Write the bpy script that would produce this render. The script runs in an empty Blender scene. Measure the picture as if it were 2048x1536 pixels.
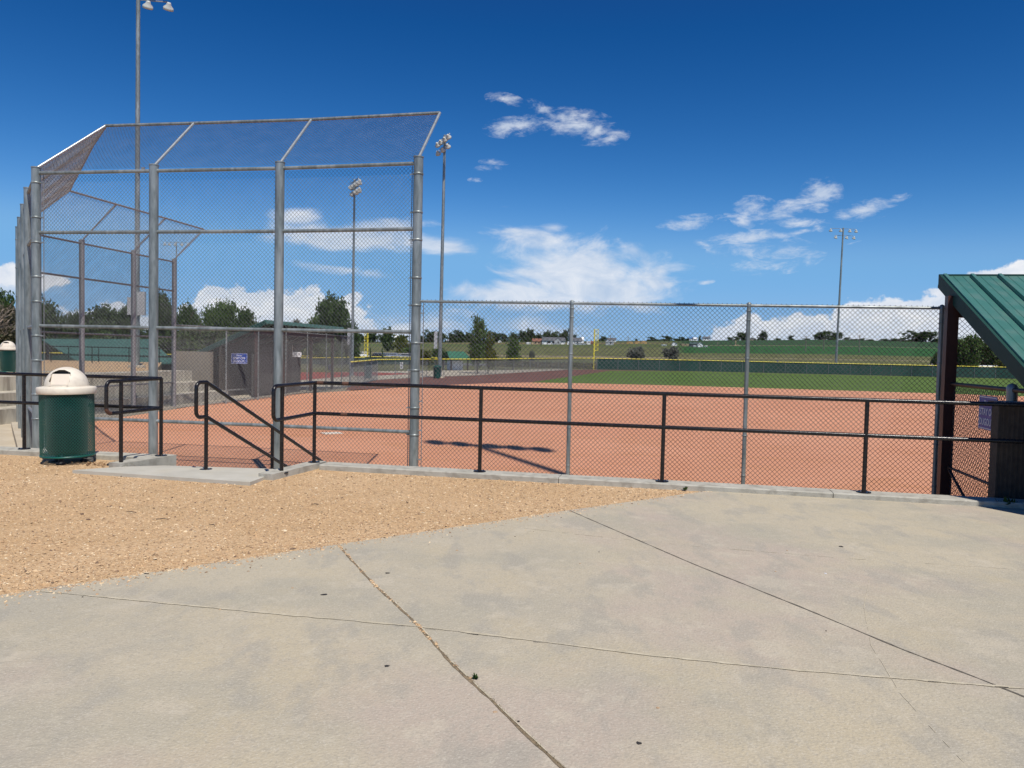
import bpy, bmesh, math, random
import numpy as np
from mathutils import Vector, Matrix, Euler
R = math.radians
random.seed(7); RNG = np.random.default_rng(7)
sc = bpy.context.scene
COL = sc.collection

# ------------------------------------------------------------------ camera
FPX = 1538.0; EYE = 1.53
PITCH = math.atan((768-706)/FPX); ROLL = 0.0215
_f = Vector((0, math.cos(PITCH), -math.sin(PITCH)))
_r0 = Vector((1, 0, 0)); _u0 = Vector((0, math.sin(PITCH), math.cos(PITCH)))
_r = _r0*math.cos(ROLL) + _u0*math.sin(ROLL)
_u = _u0*math.cos(ROLL) - _r0*math.sin(ROLL)
cam_d = bpy.data.cameras.new('camera'); cam = bpy.data.objects.new('camera', cam_d); COL.objects.link(cam)
cam_d.sensor_width = 36; cam_d.lens = 36*FPX/2048
cam_d.clip_start = 0.05; cam_d.clip_end = 6000
m = Matrix((_r, _u, -_f)).transposed().to_4x4(); m.translation = Vector((0, 0, EYE))
cam.matrix_world = m
sc.camera = cam
CAMP = Vector((0, 0, EYE))
def ray(x, y): return _f*FPX + _r*(x-1024) - _u*(y-768)
def at(x, y, z=0.0):
    d = ray(x, y); return CAMP + d*((z-EYE)/d.z)
def atY(x, y, Y):
    d = ray(x, y); return CAMP + d*(Y/d.y)

# ------------------------------------------------------------------ sun
SUN_AZ = Vector((-0.42, 0.907, 0)).normalized()      # the way shadows fall
SUN_EL = R(59.5)
sun_d = bpy.data.lights.new('sun', 'SUN'); sun = bpy.data.objects.new('sun', sun_d); COL.objects.link(sun)
sun_d.energy = 4.7; sun_d.angle = R(0.53); sun_d.color = (1.0, 0.95, 0.86)
sdir = Vector((SUN_AZ.x*math.cos(SUN_EL), SUN_AZ.y*math.cos(SUN_EL), -math.sin(SUN_EL)))
sun.rotation_euler = sdir.to_track_quat('-Z', 'Y').to_euler()
sun.location = (5, -10, 20)
sc.view_settings.view_transform = 'Standard'; sc.view_settings.look = 'None'
sc.view_settings.exposure = 0.0; sc.view_settings.gamma = 1.0

# ------------------------------------------------------------------ world: sky and clouds
world = bpy.data.worlds.new('World'); sc.world = world; world.use_nodes = True
NT = world.node_tree; NT.nodes.clear()
def wn(t, **k):
    n = NT.nodes.new(t)
    for a, b in k.items(): setattr(n, a, b)
    return n
def wl(a, b): NT.links.new(a, b)
def wm(op, a, b=None, c=None, clamp=False):
    n = wn('ShaderNodeMath', operation=op, use_clamp=clamp)
    for i, v in enumerate((a, b, c)):
        if v is None: continue
        if isinstance(v, (int, float)): n.inputs[i].default_value = v
        else: wl(v, n.inputs[i])
    return n.outputs[0]
sky = wn('ShaderNodeTexSky', sky_type='NISHITA')
sky.sun_disc = False; sky.sun_elevation = SUN_EL
sky.sun_rotation = math.atan2(-SUN_AZ.x, -SUN_AZ.y)
sky.altitude = 1500; sky.air_density = 1.0; sky.dust_density = 0.3; sky.ozone_density = 3.0
bg_sky = wn('ShaderNodeBackground'); bg_sky.inputs['Strength'].default_value = 0.115
spc = wn('ShaderNodeSeparateColor'); wl(sky.outputs[0], spc.inputs[0]); cbc = wn('ShaderNodeCombineColor')
chan = [wm('MULTIPLY', wm('POWER', wm('MULTIPLY', spc.outputs[i_], .115), g_), k_) for i_, (g_, k_) in enumerate(((3.1, 6.2), (1.85, 1.44), (1.50, 1.18)))]
chan[2] = wm('SMOOTH_MIN', chan[2], .78, .22); chan[1] = wm('SMOOTH_MIN', chan[1], wm('MULTIPLY', chan[2], .565), .10); chan[0] = wm('SMOOTH_MIN', chan[0], wm('MULTIPLY', chan[1], .43), .06); chan[0] = wm('MAXIMUM', chan[0], .0075)
for i_ in range(3): wl(wm('MULTIPLY', chan[i_], 1/.115), cbc.inputs[i_])
wl(cbc.outputs[0], bg_sky.inputs['Color'])
tc = wn('ShaderNodeTexCoord'); sep = wn('ShaderNodeSeparateXYZ'); wl(tc.outputs['Generated'], sep.inputs[0])
az = wm('ARCTAN2', sep.outputs[0], sep.outputs[1]); el = wm('ARCSINE', sep.outputs[2])
comb = wn('ShaderNodeCombineXYZ'); wl(az, comb.inputs[0]); wl(el, comb.inputs[1])
def noise(scale, detail, rough, sx, sy, off=0.0, dist=0.0):
    mp = wn('ShaderNodeMapping'); mp.inputs['Scale'].default_value = (sx, sy, 1); mp.inputs['Location'].default_value = (off, off*0.7, 0)
    wl(comb.outputs[0], mp.inputs['Vector'])
    n = wn('ShaderNodeTexNoise'); n.inputs['Scale'].default_value = scale; n.inputs['Detail'].default_value = detail
    n.inputs['Roughness'].default_value = rough; n.inputs['Distortion'].default_value = dist
    wl(mp.outputs[0], n.inputs['Vector'])
    return n.outputs['Fac']
def azel(px, py):
    d = ray(px, py).normalized(); return math.atan2(d.x, d.y), math.asin(d.z)
def blobs(lst):
    """lst: (px, py, rx, ry, rotation deg, weight) - sky directions of the clouds, in radians"""
    out = None
    for (px, py, rx, ry, rot, w) in lst:
        a, e = azel(px, py)
        mp = wn('ShaderNodeMapping', vector_type='TEXTURE')
        mp.inputs['Location'].default_value = (a, e, 0)
        mp.inputs['Rotation'].default_value = (0, 0, R(rot))
        mp.inputs['Scale'].default_value = (rx/FPX, ry/FPX, 1)
        wl(comb.outputs[0], mp.inputs['Vector'])
        ln = wn('ShaderNodeVectorMath', operation='LENGTH'); wl(mp.outputs[0], ln.inputs[0])
        v = wm('MULTIPLY_ADD', ln.outputs['Value'], -w, w)
        out = v if out is None else wm('MAXIMUM', out, v)
    return out
# thin high cloud
wisp = blobs([(1160, 252, 92, 34, -10, 1.0), (1030, 252, 66, 22, 8, .95), (1010, 200, 42, 14, -8, .7), (1095, 225, 50, 14, -25, .7), (1225, 272, 36, 18, 8, .8),
              (990, 324, 34, 7, 0, .6), (975, 338, 30, 9, 5, .6), (950, 360, 16, 5, 0, .55),
              (1382, 445, 68, 16, 5, 1.0), (1500, 418, 50, 26, 3, .95), (1585, 412, 70, 20, 22, 1.05), (1642, 388, 40, 34, 0, 1.2),
              (1495, 475, 92, 15, 2, 1.1), (1600, 448, 66, 12, -4, .8), (1610, 462, 46, 10, 10, .7), (1486, 444, 24, 12, -15, .85), (1408, 488, 24, 9, -10, .75), (1735, 420, 52, 20, 8, 1.0), (1690, 432, 24, 11, -10, .8),
              (1800, 395, 20, 8, 10, .8), (1410, 565, 20, 5, 8, .7), (1700, 487, 20, 3, 14, .5), (1530, 505, 110, 44, 0, .42)])
nw = noise(26, 10, .64, 1.0, 2.6, 3.3, .5)
nwf = noise(110, 6, .65, 1.0, 1.8, 1.3, .3)
w1 = wm('ADD', wisp, wm('MULTIPLY_ADD', nw, 2.9, -1.5))
w1 = wm('ADD', w1, wm('MULTIPLY_ADD', nwf, .8, -0.4))
wmask = wn('ShaderNodeMapRange', interpolation_type='SMOOTHSTEP'); wl(w1, wmask.inputs['Value'])
wmask.inputs['From Min'].default_value = -0.06; wmask.inputs['From Max'].default_value = 1.2
wmask.inputs['To Max'].default_value = 0.80
wmask_on = wm('GREATER_THAN', wisp, 0.0)
# broad anvil bank in the middle distance
bank = blobs([(1160, 545, 215, 92, -14, 1.35), (1040, 590, 150, 44, 0, 1.3), (1090, 490, 130, 42, -14, 1.05), (1270, 560, 120, 66, 0, .9),
              (700, 478, 205, 34, 1, 1.25), (880, 492, 120, 24, -6, 1.0), (780, 455, 110, 24, 8, .9), (595, 432, 44, 22, 0, .85), (690, 540, 110, 10, -5, .5), (1110, 455, 46, 18, 0, .8),
              (1335, 570, 36, 14, 0, .7), (1030, 460, 54, 14, -12, .75), (30, 558, 90, 34, 0, .9), (850, 650, 170, 40, 0, .85), (1080, 655, 210, 34, 0, .72)])
nb = noise(11, 12, .62, 1.0, 2.2, 7.1, .6)
b1 = wm('ADD', bank, wm('MULTIPLY_ADD', nb, 2.7, -1.38))
bmask = wn('ShaderNodeMapRange', interpolation_type='SMOOTHSTEP'); wl(b1, bmask.inputs['Value'])
bmask.inputs['From Min'].default_value = 0.0; bmask.inputs['From Max'].default_value = .85
bmask.inputs['To Max'].default_value = 0.86
# low cumulus near the horizon
cum = blobs([(460, 640, 110, 70, 8, 1.25), (430, 602, 56, 34, 0, 1.15), (560, 630, 110, 62, 14, 1.3), (660, 650, 130, 60, 0, 1.25), (700, 600, 36, 18, 20, .9), (790, 672, 60, 26, 0, .9),
             (1745, 640, 80, 48, 0, 1.3), (1690, 665, 190, 46, 0, 1.3), (1540, 672, 130, 42, 0, 1.15), (1492, 644, 44, 20, 20, .95), (1860, 612, 66, 24, 12, 1.1), (2020, 566, 95, 36, 8, 1.25), (1930, 612, 90, 42, 0, 1.2), (1910, 665, 150, 60, 0, 1.3), (2130, 620, 160, 90, 0, 1.3),
             (30, 556, 90, 26, 0, .95), (200, 660, 140, 56, 0, 1.1)])
nc = noise(30, 10, .60, 1.0, 1.2, 2.2, .1)
c1 = wm('ADD', cum, wm('MULTIPLY_ADD', nc, 1.9, -0.98))
cmask = wn('ShaderNodeMapRange', interpolation_type='SMOOTHSTEP'); wl(c1, cmask.inputs['Value'])
cmask.inputs['From Min'].default_value = 0.10; cmask.inputs['From Max'].default_value = 0.32
cmask.inputs['To Max'].default_value = 0.97
# veil of haze just above the horizon
veil = wn('ShaderNodeMapRange', interpolation_type='SMOOTHSTEP'); wl(el, veil.inputs['Value'])
veil.inputs['From Min'].default_value = 0.0; veil.inputs['From Max'].default_value = 0.105
veil.inputs['To Min'].default_value = 0.55; veil.inputs['To Max'].default_value = 0.0
cov = wm('MAXIMUM', wm('MAXIMUM', wm('MULTIPLY', wmask.outputs[0], wmask_on), bmask.outputs[0]), cmask.outputs[0])
# brightness of the cloud: thick parts of the cumulus white, undersides blue grey
nsh = noise(20, 9, .62, 1.0, 1.8, 5.0, .5)
shade = wm('ADD', wm('MULTIPLY_ADD', nsh, 2.2, -0.62), wm('MULTIPLY', cmask.outputs[0], .22), clamp=True)
lowel = wn('ShaderNodeMapRange'); wl(el, lowel.inputs['Value'])
lowel.inputs['From Min'].default_value = 0.0; lowel.inputs['From Max'].default_value = 0.05
shade2 = wm('MULTIPLY', shade, lowel.outputs[0], clamp=True)
cr = wn('ShaderNodeMix', data_type='RGBA'); wl(shade2, cr.inputs[0])
cr.inputs[6].default_value = (0.50, 0.61, 0.78, 1); cr.inputs[7].default_value = (0.90, 0.91, 0.94, 1)
bg_cl = wn('ShaderNodeBackground'); bg_cl.inputs['Strength'].default_value = 1.0; wl(cr.outputs[2], bg_cl.inputs['Color'])
bg_hz = wn('ShaderNodeBackground'); bg_hz.inputs['Strength'].default_value = 1.0; bg_hz.inputs['Color'].default_value = (0.40, 0.58, 0.80, 1)
mx0 = wn('ShaderNodeMixShader'); wl(veil.outputs[0], mx0.inputs[0]); wl(bg_sky.outputs[0], mx0.inputs[1]); wl(bg_hz.outputs[0], mx0.inputs[2])
mx = wn('ShaderNodeMixShader'); wl(cov, mx.inputs[0]); wl(mx0.outputs[0], mx.inputs[1]); wl(bg_cl.outputs[0], mx.inputs[2])
wo = wn('ShaderNodeOutputWorld'); wl(mx.outputs[0], wo.inputs[0])

# ------------------------------------------------------------------ materials
def new_mat(name):
    mt = bpy.data.materials.new(name); mt.use_nodes = True
    nt = mt.node_tree; bs = nt.nodes['Principled BSDF']
    return mt, nt, bs
def mat(name, c1, c2=None, scale=8.0, rough=0.7, metal=0.0, bump=0.0, bscale=None, detail=4, spec=0.5, c3=None, s3=60.0, w3=0.5, stretch=(1, 1, 1), coords='Object', alpha=1.0):
    mt, nt, bs = new_mat(name)
    N = nt.nodes; L = nt.links
    bs.inputs['Roughness'].default_value = rough; bs.inputs['Metallic'].default_value = metal
    bs.inputs['Specular IOR Level'].default_value = spec; bs.inputs['Alpha'].default_value = alpha
    if c2 is None:
        c2 = tuple(min(1, v*1.15+.003) for v in c1); c1 = tuple(v*.87 for v in c1)
    t = N.new('ShaderNodeTexCoord'); mp = N.new('ShaderNodeMapping'); mp.inputs['Scale'].default_value = stretch
    L.new(t.outputs[coords], mp.inputs[0])
    n = N.new('ShaderNodeTexNoise'); n.inputs['Scale'].default_value = scale; n.inputs['Detail'].default_value = detail; n.inputs['Roughness'].default_value = .6
    L.new(mp.outputs[0], n.inputs['Vector'])
    rp = N.new('ShaderNodeMapRange'); rp.inputs['From Min'].default_value = .3; rp.inputs['From Max'].default_value = .7; L.new(n.outputs['Fac'], rp.inputs['Value'])
    mixn = N.new('ShaderNodeMix'); mixn.data_type = 'RGBA'; L.new(rp.outputs[0], mixn.inputs[0])
    mixn.inputs[6].default_value = (*c1, 1); mixn.inputs[7].default_value = (*c2, 1)
    outc = mixn.outputs[2]
    if c3 is not None:
        n3 = N.new('ShaderNodeTexNoise'); n3.inputs['Scale'].default_value = s3; n3.inputs['Detail'].default_value = 3
        L.new(mp.outputs[0], n3.inputs['Vector'])
        r3 = N.new('ShaderNodeMapRange'); r3.inputs['From Min'].default_value = .48; r3.inputs['From Max'].default_value = .66; r3.inputs['To Max'].default_value = w3
        L.new(n3.outputs['Fac'], r3.inputs['Value'])
        m3 = N.new('ShaderNodeMix'); m3.data_type = 'RGBA'; L.new(r3.outputs[0], m3.inputs[0]); L.new(outc, m3.inputs[6]); m3.inputs[7].default_value = (*c3, 1)
        outc = m3.outputs[2]
    L.new(outc, bs.inputs['Base Color'])
    if bump:
        nb_ = N.new('ShaderNodeTexNoise'); nb_.inputs['Scale'].default_value = bscale or scale*6; nb_.inputs['Detail'].default_value = 3
        L.new(mp.outputs[0], nb_.inputs['Vector'])
        bp = N.new('ShaderNodeBump'); bp.inputs['Strength'].default_value = bump; bp.inputs['Distance'].default_value = .01
        L.new(nb_.outputs['Fac'], bp.inputs['Height']); L.new(bp.outputs[0], bs.inputs['Normal'])
    return mt
galv = mat('galvanised_steel', (.17, .19, .185), (.30, .325, .315), scale=16, rough=.45, metal=.45, c3=(.48, .50, .49), s3=4, w3=.45, stretch=(1, 1, .22), bump=.15, bscale=120)
galv_old = mat('dull_galvanised_steel', (.20, .20, .205), (.33, .33, .335), scale=18, rough=.6, metal=.4)
galv_bright = mat('bright_galvanised_steel', (.38, .40, .39), (.54, .56, .55), scale=10, rough=.38, metal=.6)
wire = mat('fence_wire', (.055, .06, .065), (.14, .145, .15), scale=3, rough=.42, metal=.35)
wire_lit = mat('lit_copy_fence_wire', (.28, .32, .35), (.46, .50, .53), scale=2, rough=.55, metal=.2)  # same wire in a paler colour, offsets brown bounce light under the canopies
black = mat('black_gloss_paint', (.006, .006, .008), (.016, .015, .015), scale=9, rough=.24, spec=.38, c3=(.05, .035, .028), s3=34, w3=.35, bump=.15, bscale=90)
rust = mat('worn_rusty_paint', (.03, .012, .008), (.16, .07, .04), scale=60, rough=.65)
green_can = mat('green_plastic_coated_steel', (.003, .080, .062), (.004, .105, .082), scale=9, rough=.35)
cream = mat('cream_plastic', (.70, .62, .50), (.78, .71, .59), scale=5, rough=.45, c3=(.5, .42, .35), s3=12, w3=.3)
cream_in = mat('cream_plastic_flap', (.66, .57, .47), (.72, .64, .53), scale=5, rough=.5)
liner = mat('black_liner', (.008, .008, .009), (.02, .02, .02), scale=6, rough=.5)
roof_green = mat('green_metal_roof', (.055, .17, .14), (.072, .21, .175), scale=2.5, rough=.36, metal=.1, c3=(.13, .21, .18), s3=5, w3=.45, stretch=(1, .3, 1))
roof_green2 = mat('dark_green_trim', (.010, .05, .042), (.014, .06, .05), scale=3, rough=.6, spec=.25)
brown_steel = mat('brown_painted_steel', (.05, .017, .012), (.075, .026, .018), scale=6, rough=.45)
brown_dark = mat('dark_brown_paint_and_shade', (.022, .012, .009), (.035, .02, .015), scale=6, rough=.5)  # paint of dugout parts; on the side fence rails it stands for shade
split = mat('brown_split_block', (.045, .034, .026), (.075, .058, .045), scale=12, rough=.9, bump=.6, bscale=60)
tanblock = mat('tan_block', (.22, .185, .14), (.30, .255, .195), scale=9, rough=.9, bump=.4)
white = mat('white_paint', (.72, .72, .72), (.82, .82, .82), scale=5, rough=.5)
signblue = mat('blue_sign', (.012, .05, .28), (.018, .06, .33), scale=4, rough=.4)
yellow = mat('yellow_plastic', (.80, .62, .03), (.95, .80, .09), scale=3, rough=.4)
panelgrey = mat('grey_panel', (.36, .37, .38), (.45, .46, .47), scale=3, rough=.5)
lampwhite = mat('lamp_shade_white', (.42, .43, .40), (.58, .59, .55), scale=4, rough=.4)
lampin = mat('lamp_lens', (.12, .10, .07), (.28, .24, .17), scale=9, rough=.25)
windscreen = mat('green_windscreen', (.007, .040, .030), (.016, .07, .055), scale=.35, rough=.75, c3=(.035, .07, .058), s3=1.2, w3=.6, alpha=.95)
bark = mat('bark', (.09, .07, .05), (.17, .135, .105), scale=7, rough=.95)
barebark = mat('bare_branch', (.24, .18, .135), (.36, .29, .23), scale=7, rough=.95)
stainconc = mat('stained_concrete', (.43, .385, .30), (.55, .50, .40), scale=1.4, rough=.9, bump=.25, c3=(.19, .16, .125), s3=2.2, w3=.7, stretch=(1.6, 1.6, .35))
kerbc = mat('kerb_concrete', (.36, .34, .285), (.47, .445, .38), scale=3, rough=.9, bump=.35, bscale=80, c3=(.24, .22, .18), s3=9, w3=.6)
padc = mat('pad_concrete', (.42, .395, .33), (.52, .49, .42), scale=2.3, rough=.9, bump=.25, bscale=120, c3=(.50, .44, .32), s3=1.5, w3=.4)
debris = mat('dark_debris', (.02, .018, .015), (.05, .04, .035), scale=30, rough=.9)
leafdry = mat('dry_leaf', (.22, .12, .06), (.38, .24, .12), scale=20, rough=.9)
asphalt = mat('asphalt', (.10, .10, .10), (.14, .14, .135), scale=.3, rough=.9)

def leaf_mat(name, a, b, tr=.25):
    mt, nt, bs = new_mat(name); N = nt.nodes; L = nt.links
    g = N.new('ShaderNodeNewGeometry'); cr_ = N.new('ShaderNodeMix'); cr_.data_type = 'RGBA'
    L.new(g.outputs['Random Per Island'], cr_.inputs[0]); cr_.inputs[6].default_value = (*a, 1); cr_.inputs[7].default_value = (*b, 1)
    L.new(cr_.outputs[2], bs.inputs['Base Color']); bs.inputs['Roughness'].default_value = .6; bs.inputs['Specular IOR Level'].default_value = .25
    tl = N.new('ShaderNodeBsdfTranslucent'); L.new(cr_.outputs[2], tl.inputs[0])
    ms = N.new('ShaderNodeMixShader'); ms.inputs[0].default_value = tr
    L.new(bs.outputs[0], ms.inputs[1]); L.new(tl.outputs[0], ms.inputs[2]); L.new(ms.outputs[0], N['Material Output'].inputs[0])
    return mt
lf_dark = leaf_mat('dark_foliage', (.03, .055, .018), (.085, .135, .04))
lf_mid = leaf_mat('mid_foliage', (.045, .085, .02), (.11, .17, .045))
lf_yell = leaf_mat('yellowish_foliage', (.05, .08, .012), (.16, .16, .03))
lf_grey = leaf_mat('grey_green_foliage', (.10, .11, .085), (.20, .21, .17))
lf_dry = leaf_mat('thin_dry_foliage', (.05, .05, .025), (.11, .095, .05))

# ------------------------------------------------------------------ object helpers
def tag(o, label=None, cat=None, group=None, kind=None):
    if label: o['label'] = label
    if cat: o['category'] = cat
    if group: o['group'] = group
    if kind: o['kind'] = kind
    return o
def empty(name, loc=(0, 0, 0), rz=0.0, label=None, cat=None, group=None):
    o = bpy.data.objects.new(name, None); COL.objects.link(o); o.location = loc; o.rotation_euler = (0, 0, rz); o.empty_display_size = .2
    return tag(o, label, cat, group)
class MB:
    def __init__(s): s.v = []; s.f = []; s.s = []; s.mi = []
    def add(s, vs, fs, smooth=False, mi=0):
        b = len(s.v); s.v += [tuple(v) for v in vs]
        for f in fs: s.f.append(tuple(b+i for i in f)); s.s.append(smooth); s.mi.append(mi)
    def box(s, c, d, M=None, mi=0):
        x, y, z = d[0]/2, d[1]/2, d[2]/2
        vs = [Vector((a*x, b*y, e*z)) for a in (-1, 1) for b in (-1, 1) for e in (-1, 1)]
        if M is not None: vs = [M @ v for v in vs]
        vs = [v+Vector(c) for v in vs]
        s.add(vs, [(0, 1, 3, 2), (4, 6, 7, 5), (0, 4, 5, 1), (2, 3, 7, 6), (0, 2, 6, 4), (1, 5, 7, 3)], mi=mi)
    def bar(s, a, b, w, h, up=Vector((0, 0, 1)), mi=0):
        a = Vector(a); b = Vector(b); d = (b-a); L = d.length; d.normalize()
        sd = d.cross(up).normalized(); u = sd.cross(d)
        s.box((a+b)/2, (L, w, h), Matrix((d, sd, u)).transposed(), mi=mi)
    def tube(s, pts, r, n=10, cap=True, r2=None, mi=0):
        pts = [Vector(p) for p in pts]; k = len(pts)
        vs = []; ref = None
        for i, p in enumerate(pts):
            if i == 0: t = pts[1]-p
            elif i == k-1: t = p-pts[i-1]
            else: t = (pts[i+1]-p).normalized()+(p-pts[i-1]).normalized()
            t.normalize()
            if ref is None: ref = Vector((0, 0, 1)) if abs(t.z) < .9 else Vector((1, 0, 0))
            a = t.cross(ref).normalized(); b = a.cross(t).normalized(); ref = b
            rr = r if r2 is None else r+(r2-r)*i/(k-1)
            vs += [p+(a*math.cos(2*math.pi*j/n)+b*math.sin(2*math.pi*j/n))*rr for j in range(n)]
        fs = [(i*n+j, i*n+(j+1) % n, (i+1)*n+(j+1) % n, (i+1)*n+j) for i in range(k-1) for j in range(n)]
        s.add(vs, fs, True, mi)
        if cap:
            s.add(vs[:n], [tuple(range(n))], False, mi); s.add(vs[-n:], [tuple(range(n))[::-1]], False, mi)
    def lathe(s, prof, n=24, c=(0, 0, 0), M=None, mi=0, smooth=True):
        vs = []; c = Vector(c)
        for r, z in prof:
            for j in range(n):
                v = Vector((r*math.cos(2*math.pi*j/n), r*math.sin(2*math.pi*j/n), z))
                vs.append((M @ v if M is not None else v)+c)
        k = len(prof)
        s.add(vs, [(i*n+j, i*n+(j+1) % n, (i+1)*n+(j+1) % n, (i+1)*n+j) for i in range(k-1) for j in range(n)], smooth, mi)
    def prism(s, poly, z0, z1, mi=0, zf=None):
        n = len(poly); b = [Vector((p[0], p[1], z0)) for p in poly]; t = [Vector((p[0], p[1], z1)) for p in poly]
        s.add(b+t, [tuple(range(n))[::-1], tuple(range(n, 2*n))]+[(i, (i+1) % n, n+(i+1) % n, n+i) for i in range(n)], mi=mi)
    def hull(s, pts, fs, mi=0): s.add(pts, fs, mi=mi)
    def build(s, name, mats, parent=None, kind=None):
        me = bpy.data.meshes.new(name); me.from_pydata(s.v, [], s.f); me.update()
        me.polygons.foreach_set('use_smooth', s.s)
        if not isinstance(mats, (list, tuple)): mats = [mats]
        for q in mats: me.materials.append(q)
        if len(mats) > 1: me.polygons.foreach_set('material_index', s.mi)
        o = bpy.data.objects.new(name, me); COL.objects.link(o)
        if parent is not None: o.parent = parent
        if kind: o['kind'] = kind
        return o
def arrmesh(name, V, F, mt):
    V = np.asarray(V, dtype=np.float32); F = np.asarray(F, dtype=np.int32); k = F.shape[1]
    me = bpy.data.meshes.new(name); me.vertices.add(len(V)); me.vertices.foreach_set('co', V.ravel())
    me.loops.add(F.size); me.loops.foreach_set('vertex_index', F.ravel())
    me.polygons.add(len(F)); me.polygons.foreach_set('loop_start', np.arange(len(F), dtype=np.int32)*k)
    me.update(calc_edges=True); me.materials.append(mt)
    if mt.name.endswith('fence_wire') or mt.name in ('dull_galvanised_steel', 'yellow_wire'): me.polygons.foreach_set('use_smooth', np.ones(len(F), dtype=bool))
    return me
def link(name, me, parent=None):
    o = bpy.data.objects.new(name, me); COL.objects.link(o)
    if parent is not None: o.parent = parent
    return o
def copy_tree(o, parent=None):
    c = o.copy(); COL.objects.link(c); c.parent = parent
    for ch in list(o.children): copy_tree(ch, c)
    return c
def grove(name, mt, pts, r, n=8):
    b = MB(); b.tube(pts, r, n); return b

def wiremesh(name, P00, P10, P11, P01, pitch=.08, rad=.0042, mt=None, parent=None, sag=.004, seg=6, local=Vector((0, 0, 0))):
    """chain link: two families of diagonal wires over the quad P00 P10 P11 P01"""
    P = [np.array(p-local) for p in (P00, P10, P11, P01)]
    W = (np.linalg.norm(P[1]-P[0])+np.linalg.norm(P[2]-P[3]))/2; H = (np.linalg.norm(P[3]-P[0])+np.linalg.norm(P[2]-P[1]))/2
    nx = max(2, round(W/pitch)); ny = max(2, round(H/pitch))
    A = []; B = []
    for fam in (1, -1):
        for k in range(-ny, nx+1):
            # parametric cells: x = k + t, y = t (fam 1) ; mirrored for fam -1
            t0 = max(0, -k); t1 = min(ny, nx-k)
            if t1 <= t0: continue
            ts = list(np.arange(t0, t1, seg))+[t1]
            for a, b in zip(ts[:-1], ts[1:]):
                xa, xb = k+a, k+b
                if fam < 0: xa, xb = nx-xa, nx-xb
                A.append((xa/nx, a/ny)); B.append((xb/nx, b/ny))
    A = np.array(A); B = np.array(B)
    nrm = np.cross(P[1]-P[0], P[3]-P[0]); nrm /= np.linalg.norm(nrm)
    def bil(u):
        x, y = u[:, :1], u[:, 1:]
        p = P[0]*(1-x)*(1-y)+P[1]*x*(1-y)+P[2]*x*y+P[3]*(1-x)*y
        w = np.sin(x*math.pi)*np.sin(y*math.pi*1.0)*(.5+.5*np.sin(7*x+5*y))
        return p+nrm*sag*3*w
    a = bil(A); b = bil(B); d = b-a; d /= np.linalg.norm(d, axis=1, keepdims=True)
    s = np.cross(d, nrm); s /= np.linalg.norm(s, axis=1, keepdims=True); u = np.cross(s, d)
    offs = [(s*math.cos(q)+u*math.sin(q))*rad for q in (math.pi/2, math.pi*7/6, math.pi*11/6)]
    V = np.stack([a+o for o in offs]+[b+o for o in offs], 1).reshape(-1, 3)
    i = np.arange(len(a))*6
    F = np.concatenate([np.stack([i+j, i+(j+1) % 3, i+3+(j+1) % 3, i+3+j], 1) for j in range(3)])
    return link(name, arrmesh(name, V, F, mt or wire), parent)

# ------------------------------------------------------------------ ground levels
def zp(Y): return -1.25+.005*(Y-14)
def zt(X, Y):
    if Y < 150: return zp(Y)
    u = X/max(Y, 1.)
    s = float(np.interp(u, [-.6, -.2, 0, .2, .4], [.42, .45, .62, .8, 1.0]))
    z = zp(150)+(min(Y, 700)-150)*.037*s
    if Y > 700: z -= (Y-700)*.02
    z += .25*math.sin(X*.031+1)*math.sin(Y*.023)*min(1, (Y-150)/60)
    return z
def on_terrain(px, py, dmax=690.):
    d = ray(px, py); d = d/d.y
    Y = 130.
    while Y < dmax:
        P = CAMP+d*Y
        if P.z <= zt(P.x, P.y): break
        Y += 2
    P = CAMP+d*Y
    return Vector((P.x, P.y, zt(P.x, P.y))), Y

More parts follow.
